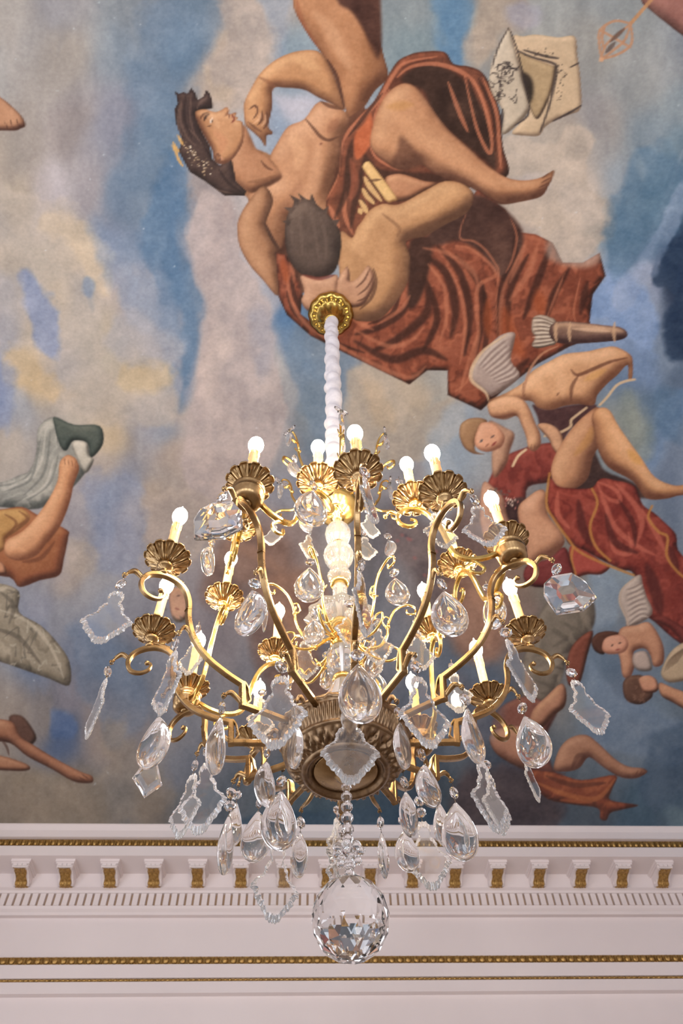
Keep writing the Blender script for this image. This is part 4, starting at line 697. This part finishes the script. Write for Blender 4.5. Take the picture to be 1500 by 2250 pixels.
def pan_mesh(Rr=.066):
    nr_, nt_ = 30, 288; v = []
    def hgt(r, t):
        q = r/Rr; base = .034*q**1.6; a = (t*12/(2*PI)) % 1.0; d = abs(a-.5)*2      # d: 0 mid-petal .. 1 between petals
        e = max(0, (q-.42)/.58)
        rim = (math.exp(-((d-.74)/.12)**2)*.0042-.0062*max(0, (d-.84)/.16)**1.3)*min(1, e*2.5)+.0035*math.exp(-((q-.955)/.035)**2)*max(0, 1-d*.9)
        tear = -.0040*math.exp(-(d/.38)**2)*math.exp(-((q-.74)/.17)**2)+.0048*math.exp(-(d/.15)**2)*math.exp(-((q-.76)/.10)**2)
        a2 = ((t*8/(2*PI)) % 1.0-.5)*2; leaf = .0048*(1-abs(a2))**.7*math.exp(-((q-.34)/.13)**2)*(1+.45*math.cos(a2*12))
        return base-rim*1.0-tear-leaf
    for lay in (0, 1):
        for i in range(nr_+1):
            for j in range(nt_):
                t = 2*PI*j/nt_; a = (t*12/(2*PI)) % 1.0; d = abs(a-.5)*2; q = i/nr_
                rr = .010+(Rr-.010)*q; rr *= 1-.15*(d**3.4)*max(0, (q-.45)/.55)
                z = hgt(.010+(Rr-.010)*q, t)+(.0035 if lay else 0)-(.004*max(0, q-.93)/.07)
                v.append((rr*math.cos(t), rr*math.sin(t), z))
    f = []; o2 = (nr_+1)*nt_
    for i in range(nr_):
        for j in range(nt_):
            j2 = (j+1) % nt_; f.append((i*nt_+j, i*nt_+j2, (i+1)*nt_+j2, (i+1)*nt_+j)); f.append((o2+i*nt_+j, o2+(i+1)*nt_+j, o2+(i+1)*nt_+j2, o2+i*nt_+j2))
    for j in range(nt_): j2 = (j+1) % nt_; f.append((nr_*nt_+j, nr_*nt_+j2, o2+nr_*nt_+j2, o2+nr_*nt_+j)); f.append((j, o2+j, o2+j2, j2))
    return MB().add(v, f).mesh('drip_pan', M['brass'])
PAN = pan_mesh()
mb = MB(); mb.lathe([(1e-6, .0), (.0165, .0), (.0175, .004), (.0145, .008), (.0138, .012), (.0138, .185), (.0142, .19), (.012, .192), (1e-6, .192)], 24, True, lambda r, z, t, i: (r*(1+.02*math.sin(3*t+z*40)), z))
for k in range(9):
    t = R.uniform(0, 2*PI); z0 = .19; l = R.uniform(.01, .05); mb.tube([Vector((.0140*math.cos(t), .0140*math.sin(t), z0-l*q)) for q in (0, .3, .6, .85, 1)], [.0018, .0017, .0018, .0026, .0012], 6)
WAX = mb.mesh('candle_sleeve', M['wax'])
BULBM = MB().lathe([(1e-6, 0), (.0115, .001), (.0125, .010), (.0185, .022), (.0222, .036), (.0225, .046), (.0195, .060), (.013, .071), (.006, .0765), (.003, .080), (.0026, .088), (.0012, .094), (1e-6, .095)], 28).mesh('bulb', M['bulb'])
CUP = MB().lathe([(1e-6, 1.500), (.010, 1.500), (.018, 1.497), (.032, 1.502), (.040, 1.512), (.0405, 1.530), (.043, 1.533), (.0435, 1.538), (.041, 1.541), (.041, 1.553), (.044, 1.556), (.044, 1.561), (.040, 1.563), (.02, 1.570), (1e-6, 1.572)], 48).mesh('cup', M['brass'])
CANDM = [PAN, WAX, BULBM]
def candle(par, x, z):
    link('drip_pan', PAN, par, (x, 0, z)); w_ = link('candle_sleeve', WAX, par, (x, 0, z+.006)); link('bulb', BULBM, par, (x, 0, z+.196), label='lit bulb')
AZ = dict(D=2, E=26, F=54, G=89, H=119, I=149, J=179, I_=-151, H_=-121, A=-91, B=-62, C=-28)
CUPS = ('C', 'F', 'I', 'H_')
for k, az in AZ.items():
    a = link('arm', ARM, ch, rot=(0, 0, ang(az)), label='S-shaped brass arm with candle and drip pan')
    for h in HOOKS: link('leaf_hook', h, a)
    zc = 1.536
    if k in CUPS: link('cup', CUP, a, (.56, 0, 0), label='round brass cup under the drip pan'); zc = 1.570
    candle(a, .56, zc)
# upper tier: arms that rise from the cups to eight inner candles
L = .235
ip = spl([V2(.035, 1.535), V2(.075, 1.512), V2(.12, 1.505), V2(.152, 1.525), V2(.166, 1.575), V2(.176, 1.64), V2(.192, 1.70), V2(.215, 1.735), V2(.245, 1.745), V2(.275, 1.732), V2(.292, 1.70), V2(.285, 1.668), V2(.262, 1.655), V2(.243, 1.668), V2(.243, 1.686), V2(.256, 1.692)], 7)
mb = MB(); n = len(ip); mb.sweep([(p, .88 if i < n*.5 else .88-.42*((i-n*.5)/(n*.5))) for i, p in enumerate(ip)], BAR, False, up=(0, 1, 0))
mb.lathe([(.008, 1.745), (.012, 1.75), (.007, 1.757), (.016, 1.764), (.020, 1.770), (.012, 1.775), (1e-6, 1.777)], 20, True, None, (L, 0, 0))
sq = spl([V2(.12, 1.505), V2(.10, 1.49), V2(.085, 1.465), V2(.10, 1.445), V2(.122, 1.452), V2(.12, 1.47)], 5); mb.sweep([(p, .5) for p in sq], BAR, False, up=(0, 1, 0))
IARM = mb.mesh('inner_arm', M['gilt'])
mb = MB(); leafhook(mb, (.286, 1.71), (.31, 1.73), (.325, 1.71), .006); IHOOK = mb.mesh('leaf_hook', M['gilt'])
def pol(r, az): t = ang(az); return Vector((r*math.cos(t), r*math.sin(t), 0))
for ck, (i1, i2) in dict(F=(33, 78), C=(-12, -57), I=(123, 168), H_=(-147, -102)).items():
    for ia in (i1, i2):
        p0 = pol(.56, AZ[ck]); p1 = pol(.39, ia); dv = p1-p0; Ld = dv.length
        a = link('inner_arm', IARM, ch, loc=p0, rot=(0, 0, math.atan2(dv.y, dv.x)), scale=(Ld/L, 1, 1), label='short curling gilt arm of the upper tier')
        link('leaf_hook', IHOOK, a); s_ = L/Ld
        link('drip_pan', PAN, a, (L, 0, 1.776), scale=(s_, 1, 1)); link('candle_sleeve', WAX, a, (L, 0, 1.782), scale=(s_, 1, 1)); link('bulb', BULBM, a, (L, 0, 1.972), scale=(s_, 1, 1), label='lit bulb')
# crown of leafy scrolls and mid-column scrolls
mb = MB()
cs = spl([V2(.04, 2.30), V2(.09, 2.29), V2(.15, 2.33), V2(.19, 2.42), V2(.198, 2.50), V2(.215, 2.56), V2(.238, 2.585), V2(.246, 2.57)], 7); n = len(cs); mb.tube(cs, [.0065-.003*i/n for i in range(n)], 8)
for (r, z) in ((.193, 2.46), (.155, 2.335)): mb.tube(spl([V2(r, z), (r+.008, .008, z+.012), (r+.012, .012, z+.03)], 4), .003, 6); mb.tube(spl([V2(r, z), (r+.008, -.008, z+.012), (r+.012, -.012, z+.03)], 4), .003, 6); mb.ball((r, 0, z), .009, 6)
lf = spl([V2(.205, 2.53), V2(.214, 2.515), V2(.228, 2.515), V2(.236, 2.535)], 5); mb.tube(lf, [.002, .005, .006, .0065, .007, .007, .007, .007, .0065, .006, .005, .004, .003, .002, .0015, .001], 8)
c2 = spl([V2(.15, 2.33), V2(.19, 2.325), V2(.235, 2.345), V2(.262, 2.335), V2(.262, 2.305), V2(.24, 2.30), V2(.235, 2.318)], 6); n = len(c2); mb.tube(c2, [.006-.0015*i/n for i in range(n)], 8)
CROWN = mb.mesh('crown_scroll', M['gilt'])
CAZ = (-52, 3, 53, 110, 180, -112)
for a in CAZ: link('crown_scroll', CROWN, ch, rot=(0, 0, ang(a)))
mb = MB()
for pts, r in (([V2(.03, 1.53), V2(.07, 1.50), V2(.115, 1.51), V2(.14, 1.56), V2(.15, 1.62), V2(.175, 1.68), V2(.215, 1.71), V2(.24, 1.70), V2(.238, 1.672), V2(.215, 1.668), V2(.213, 1.685)], .0052), ([V2(.05, 1.51), V2(.085, 1.47), V2(.13, 1.455), V2(.165, 1.475), V2(.17, 1.505), V2(.148, 1.515), V2(.14, 1.498)], .0045), ([V2(.145, 1.59), V2(.13, 1.62), V2(.14, 1.645), V2(.158, 1.635)], .0032)):
    p = spl(pts, 6); n = len(p); mb.tube(p, [r*(1-.4*i/n) for i in range(n)], 8)
for (r, z) in ((.146, 1.60), (.10, 1.503), (.08, 1.472)): mb.ball((r, 0, z), .0075, 6); mb.tube([V2(r, z-.004), (r, .016, z+.012)], .003, 6); mb.tube([V2(r, z-.004), (r, -.016, z+.012)], .003, 6)
MSCR = mb.mesh('column_scroll', M['gilt'])
for a in (-75, -25, 40, 95, 150, -140): link('column_scroll', MSCR, ch, rot=(0, 0, ang(a)))
mb = MB(); leafhook(mb, (.160, 1.168), (.178, 1.186), (.192, 1.165), .0062); RHOOK = mb.mesh('leaf_hook', M['bronze'])
# ---- crystal drops: outline in (y, z), thickness along x, hung from the origin
def half(pts, k=4): return [(p.x, p.z) for p in spl([V2(a, b) for a, b in pts], k)]
def plate(outl, layers, sm, cz=None, zs=1.0):
    """outl: closed outline; layers: (scale towards the centre, half thickness) from rim inward"""
    n = len(outl); cy_ = sum(p[0] for p in outl)/n; cz_ = cz if cz is not None else sum(p[1] for p in outl)/n; mb = MB()
    v = []; rings = [(s, t) for s, t in layers[::-1] if s > 0]; seq = [(s, t) for s, t in rings]+[(s, -t) for s, t in layers if s > 0 and t != 0]
    for s, t in seq:
        for y, z in outl: v.append((t, cy_+(y-cy_)*s, cz_+(z-cz_)*s))
    m = len(seq); f = [(i*n+j, i*n+(j+1) % n, (i+1)*n+(j+1) % n, (i+1)*n+j) for i in range(m-1) for j in range(n)]
    if layers[-1][0] > .25: f += [tuple(range(n-1, -1, -1)), tuple((m-1)*n+j for j in range(n))]
    else:
        a = len(v); v.append((layers[-1][1]*1.003, cy_, cz_)); v.append((-layers[-1][1]*1.003, cy_, cz_)); f += [(a, (j+1) % n, j) for j in range(n)]+[(a+1, (m-1)*n+j, (m-1)*n+(j+1) % n) for j in range(n)]
    mb.add(v, f, sm); return mb
def mirror(h): return h+[(-y, z) for y, z in h[::-1] if abs(y) > 1e-6]
def leaf_drop(H=.19, Wd=.060, T=.0046):
    base = half([(0, 0), (.012, -.002), (.021, -.012), (.024, -.024), (.019, -.036), (.018, -.044), (.027, -.052), (.036, -.066), (.037, -.078), (.045, -.088), (.060, -.098), (.072, -.112), (.073, -.122), (.061, -.130), (.058, -.142), (.045, -.156), (.034, -.166), (.02, -.184), (.009, -.190), (0, -.190)], 4)
    full = mirror(base); n = len(full); sy = Wd/.073; sz = H/.19; out = []
    for j, (y, z) in enumerate(full):
        k = 1+(.020 if j % 4 == 0 else (-.022 if j % 4 == 2 else 0)); out.append((y*k*sy, (z+.10)*k*sz-.10*sz))
    mb = plate(out, [(1, .0010), (.93, T*.72), (.81, T), (.805, T*.95)], False)
    # ribbed bevel: alternate thickness round the rim
    vs = mb.v; nn = len(out)
    for i in range(len(vs)//nn):
        for j in range(nn):
            x, y, z = vs[i*nn+j]; ring = math.hypot(y, z+.1*sz)
            if abs(x) > .002 and i not in (0, len(vs)//nn-1): vs[i*nn+j] = (x*(1.25 if j % 4 == 0 else .72), y, z) if i in (2, len(vs)//nn-3) else (x, y, z)
    return mb
def pear(H=.15, Wd=.046, T=.017, p=.64, sharp=1.5, flat=False):
    h = []
    N = 22
    for i in range(N+1):
        t = i/N; t = .5-.5*math.cos(PI*t)
        w_ = Wd*(1-((p-t)/p)**sharp) if t < p else Wd*math.sqrt(max(0, 1-((t-p)/(1-p))**2)); h.append((max(w_, 0) if 0 < i < N else 0, -t*H))
    out = mirror(h); lay = [(1, .0008)]+[(s, T*(1-s*s)**.5*.92+.0022) for s in (.985, .95, .9, .82, .72, .6, .45, .3, .15)]
    if flat: lay = [(1, .001), (.93, T*.45), (.70, T), (.695, T)]
    return plate(out, lay, not flat, cz=-H*.60)
def cut(pts, T, lay=None, sm=False): return plate(pts, lay or [(1, .0012), (.9, T*.7), (.62, T)], sm)
DROP = {
 'leaf': leaf_drop(), 'leafs': leaf_drop(.165, .050, .0042), 'leafb': leaf_drop(.20, .064, .005),
 'pear': pear(.145, .041, .017, .62, 1.95), 'pearb': pear(.158, .046, .019, .63, 2.0), 'pears': pear(.118, .035, .014, .62, 1.9), 'pearn': pear(.15, .031, .013, .62, 1.6),
 'oblong': pear(.125, .023, .011, .55, 2.2), 'point': pear(.125, .020, .009, .45, 1.4, True), 'dagger': pear(.105, .0085, .005, .3, 1.6, True),
 'kite': cut([(0, 0), (.018, -.018), (.046, -.092), (.002, -.142), (-.044, -.088), (-.016, -.018)], .013),
 'slab': cut([(-.02, 0), (.03, -.004), (.052, -.045), (.058, -.105), (.02, -.135), (-.045, -.128), (-.056, -.06), (-.045, -.02)], .014, [(1, .003), (.94, .009), (.38, .0165)]),
 'star': cut([(0, 0), (.03, -.02), (.05, -.07), (.035, -.125), (0, -.15), (-.035, -.125), (-.05, -.07), (-.03, -.02)], .012)}
DROPM = {k: v.mesh('crystal_drop', M['glass']) for k, v in DROP.items()}
for k in ('leaf', 'leafs', 'leafb'):
    me = DROPM[k]; me.materials.append(M['cutrim'])
    for p in me.polygons:
        if len(p.vertices) < 6: p.material_index = 1
oc = [(.0165*math.cos(PI/8+PI/4*j), .0165*math.sin(PI/8+PI/4*j)) for j in range(8)]
BEAD = plate(oc, [(1, .0014), (.78, .0058), (.5, .0082)], False).mesh('bead', M['lead'])
mb = MB(); mb.tube([(0, 0, .016), (0, 0, .034)], .0007, 5); mb.tube([(0, 0, -.015), (0, 0, -.030)], .0007, 5)
for z in (.0155, -.0155, .031, -.028): mb.tube([(.0022*math.cos(t), 0, z+.0022*math.sin(t)) for t in [PI*2*j/7 for j in range(8)]], .0006, 4)
WIREM = mb.mesh('pin_wire', M['wire'])
KIND = dict(leaf='scalloped leaf-shaped crystal with notched rim', pear='smooth pear-shaped crystal', oblong='narrow almond-shaped crystal', point='slim pointed faceted crystal', dagger='small blade-shaped crystal', kite='large kite-shaped cut crystal', slab='large many-sided cut crystal slab', star='broad pointed cut crystal')
for k in ('leafs', 'leafb'): KIND[k] = KIND['leaf']
for k in ('pearb', 'pears', 'pearn'): KIND[k] = KIND['pear']
def hang(r, az, z, kind, off=0, sc_=1.0, beads=1, tilt=0):
    """drop on the hook whose tip is at (r, az, z); off = how far its face is turned away from the front of the room"""
    p = pol(r, az); top = z-.034-.036*(beads-1)-.028; fz = math.atan2(-(AY+p.y), -(AX+p.x))
    rz_ = fz+math.radians(off)
    d = link('crystal_drop', DROPM[kind], ch, (p.x, p.y, top), (math.radians(R.uniform(-2, 2)), math.radians(tilt+R.uniform(-2, 2)), rz_), scale=(sc_, sc_, sc_), label=KIND[kind])
    for b in range(beads):
        ry = math.radians(R.uniform(-60, 60)); zz = (.028+.036*b)/sc_
        link('bead', BEAD, d, (0, 0, zz), (0, 0, ry), scale=(1/sc_,)*3)
        link('pin_wire', WIREM, d, (0, 0, zz), (0, 0, R.uniform(0, 3)), scale=(1/sc_,)*3)
TAB = {  # arm: (outer kind, turn), (middle kind, turn), (bracket kind, turn)
 'D': (('leafs', 72), ('leaf', 74), ('pearb', 5)), 'E': (('leafs', 18), ('pear', 12), ('leaf', 30)), 'F': (('slab', 12), ('leaf', 66), ('pearn', 50)),
 'G': (('leaf', 38), ('pearb', -14), ('leaf', 50)), 'H': (('leafs', 74), ('leaf', 55), ('pearb', 10)), 'I': (('pearn', 20), ('leafb', 8), ('pears', 30)),
 'J': (('leafs', 50), ('leaf', 50), ('leafs', 30)), 'I_': (('pearn', 30), ('pearb', -20), ('leafb', 20)), 'H_': (('kite', 8), ('leaf', -50), ('pearn', 60)),
 'A': (('leaf', -80), ('pearb', -42), ('leaf', -28)), 'B': (('leaf', -18), ('leaf', -66), ('pearn', 50)), 'C': (('slab', -22), ('pear', -42), ('leafb', -18))}
for k, az in AZ.items():
    (a, ya), (b, yb), (c_, yc) = TAB[k]
    hang(.654, az, 1.432, a, ya); hang(.481, az, 1.304, b, yb, beads=2 if k == 'I' else 1); hang(.338, az, 1.164, c_, yc, beads=2 if k in ('H_', 'I_') else 1)
for a, kd, yw in ((-40, 'oblong', -48), (38, 'oblong', 44), (0, 'leafb', 4), (90, 'pears', 40), (-88, 'pears', 50), (125, 'oblong', 10), (-125, 'pearb', 20)):
    link('leaf_hook', RHOOK, ch, rot=(0, 0, ang(a))); hang(.194, a, 1.158, kd, yw)
for a, kd, yw in ((158, 'point', 60), (-158, 'oblong', 20)):
    hb = MB(); leafhook(hb, (.16, 1.150), (.23, 1.140), (.285, 1.148), .006); link('leaf_hook', hb.mesh('leaf_hook', M['brass']), ch, rot=(0, 0, ang(a))); hang(.287, a, 1.142, kd, yw)
# upper drops
for a, kd, yw in ((-12, 'pearb', 20), (33, 'leafs', 30), (78, 'pear', -30), (123, 'leafs', 0), (168, 'pears', 0), (-147, 'leafs', 20), (-102, 'leafs', -40), (-57, 'pears', 60)): hang(.46, a, 1.70, kd, yw)
for a, kd, yw in ((-75, 'dagger', 0), (-25, 'pear', 0), (40, 'pears', 10), (95, 'leafs', 30), (150, 'pears', 0), (-140, 'dagger', 0)): hang(.235, a, 1.66, kd, yw)
for a, kd in ((-100, 'leafs'), (-50, 'pears'), (10, 'leafs'), (70, 'leafs'), (120, 'pears'), (-160, 'pears')): hang(.11, a, 1.60, kd, R.uniform(-40, 40), .9)
for a, kd in ((-75, 'pears'), (70, 'leafs'), (120, 'leafs'), (-120, 'leafs'), (180, 'pears')): hang(.12, a, 2.20, kd, R.uniform(-40, 40), .85)
for a, kd in ((-40, 'pears'), (15, 'leafs'), (65, 'dagger'), (125, 'pears'), (-110, 'leafs'), (175, 'point')): hang(.255, a, 2.30, kd, R.uniform(-40, 40), .8)
# bows with little blades on the crown
mb = MB()
for s_ in (-1, 1):
    mb.tube(spl([(0, 0, 0), (0, s_*.012, .010), (0, s_*.022, .008), (0, s_*.018, -.002), (0, 0, 0)], 4), .0035, 7); mb.tube(spl([(0, 0, 0), (0, s_*.008, -.010), (0, s_*.013, -.018)], 4), .0030, 7)
mb.ball((0, 0, 0), .006, 6); BOW = mb.mesh('bead_bow', M['lead'])
for a in CAZ:
    p = pol(.248, a); d = link('crystal_drop', DROPM['dagger'], ch, (p.x, p.y, 2.555), (0, 0, ang(a)+R.uniform(-.5, .5)), scale=(1.6, 1.6, 1.1)); link('bead_bow', BOW, d, (0, 0, .012), (0, 0, R.uniform(-.4, .4)), scale=(.8, .8, 1.1))
# bottom strand of beads and the cut ball
mb = MB()
for z, r in ((1.03, .012), (1.005, .013), (.978, .014), (.950, .0145), (.922, .0145), (.898, .012), (.874, .015), (.842, .013), (.820, .011)): mb.lathe([(1e-6, z-r), (r*.62, z-r*.8), (r, z-r*.25), (r, z+r*.25), (r*.62, z+r*.8), (1e-6, z+r)], 10, False)
for j in range(7): t = 2*PI*j/7; mb.lathe([(1e-6, .872-.012), (.0085, .872-.008), (.012, .872), (.0085, .872+.008), (1e-6, .872+.012)], 9, True, None, (.026*math.cos(t), .026*math.sin(t), 0))
for j in range(5): t = 2*PI*j/5; mb.lathe([(1e-6, .848-.010), (.007, .848-.006), (.010, .848), (.007, .848+.006), (1e-6, .848+.010)], 9, True, None, (.020*math.cos(t), .020*math.sin(t), 0))
link('bead_strand', mb.mesh('bead_strand', M['lead']), ch)
RB = .0805; b = bmesh.new(); NR = 7
rings = []
for i in range(1, NR+1):
    la = PI*i/(NR+1); n = 14 if 1 < i < NR else 7
    rings.append([b.verts.new((RB*math.sin(la)*math.cos(2*PI*(j+(i % 2)*.5)/n), RB*math.sin(la)*math.sin(2*PI*(j+(i % 2)*.5)/n), -RB*math.cos(la))) for j in range(n)])
b.verts.new((0, 0, RB)); b.verts.new((0, 0, -RB*.97)); bmesh.ops.convex_hull(b, input=b.verts); bmesh.ops.recalc_face_normals(b, faces=b.faces)
me = bpy.data.meshes.new('crystal_ball'); b.to_mesh(me); b.free(); me.materials.append(M['lead'])
link('crystal_ball', me, ch, (0, 0, .7285), (0, 0, .2), label='large faceted crystal ball at the bottom')
# tall window frames in the walls behind and left of the camera
def winframe():
    mb = MB(); hw, z0, z1 = .65, -1.0, 2.5
    for x in (-hw, hw-.06, -.03): mb.box((x, -.1, z0), (x+.06, -.04, z1))
    for z in (z0, z1-.06, -.1, .8, 1.65): mb.box((-hw, -.1, z), (hw, -.04, z+.06))
    return mb.mesh('window_frame', M['plaster'])
WF = winframe()
for i, x in enumerate(SX): o = link(f'window_{i+1}', WF, None, (x, Y0, 0)); o['kind'] = 'structure'
for i, y in enumerate((-4.4, -1.6, 1.2, 4.0)): o = link(f'window_{i+5}', WF, None, (X0, y, 0), (0, 0, -PI/2)); o['kind'] = 'structure'
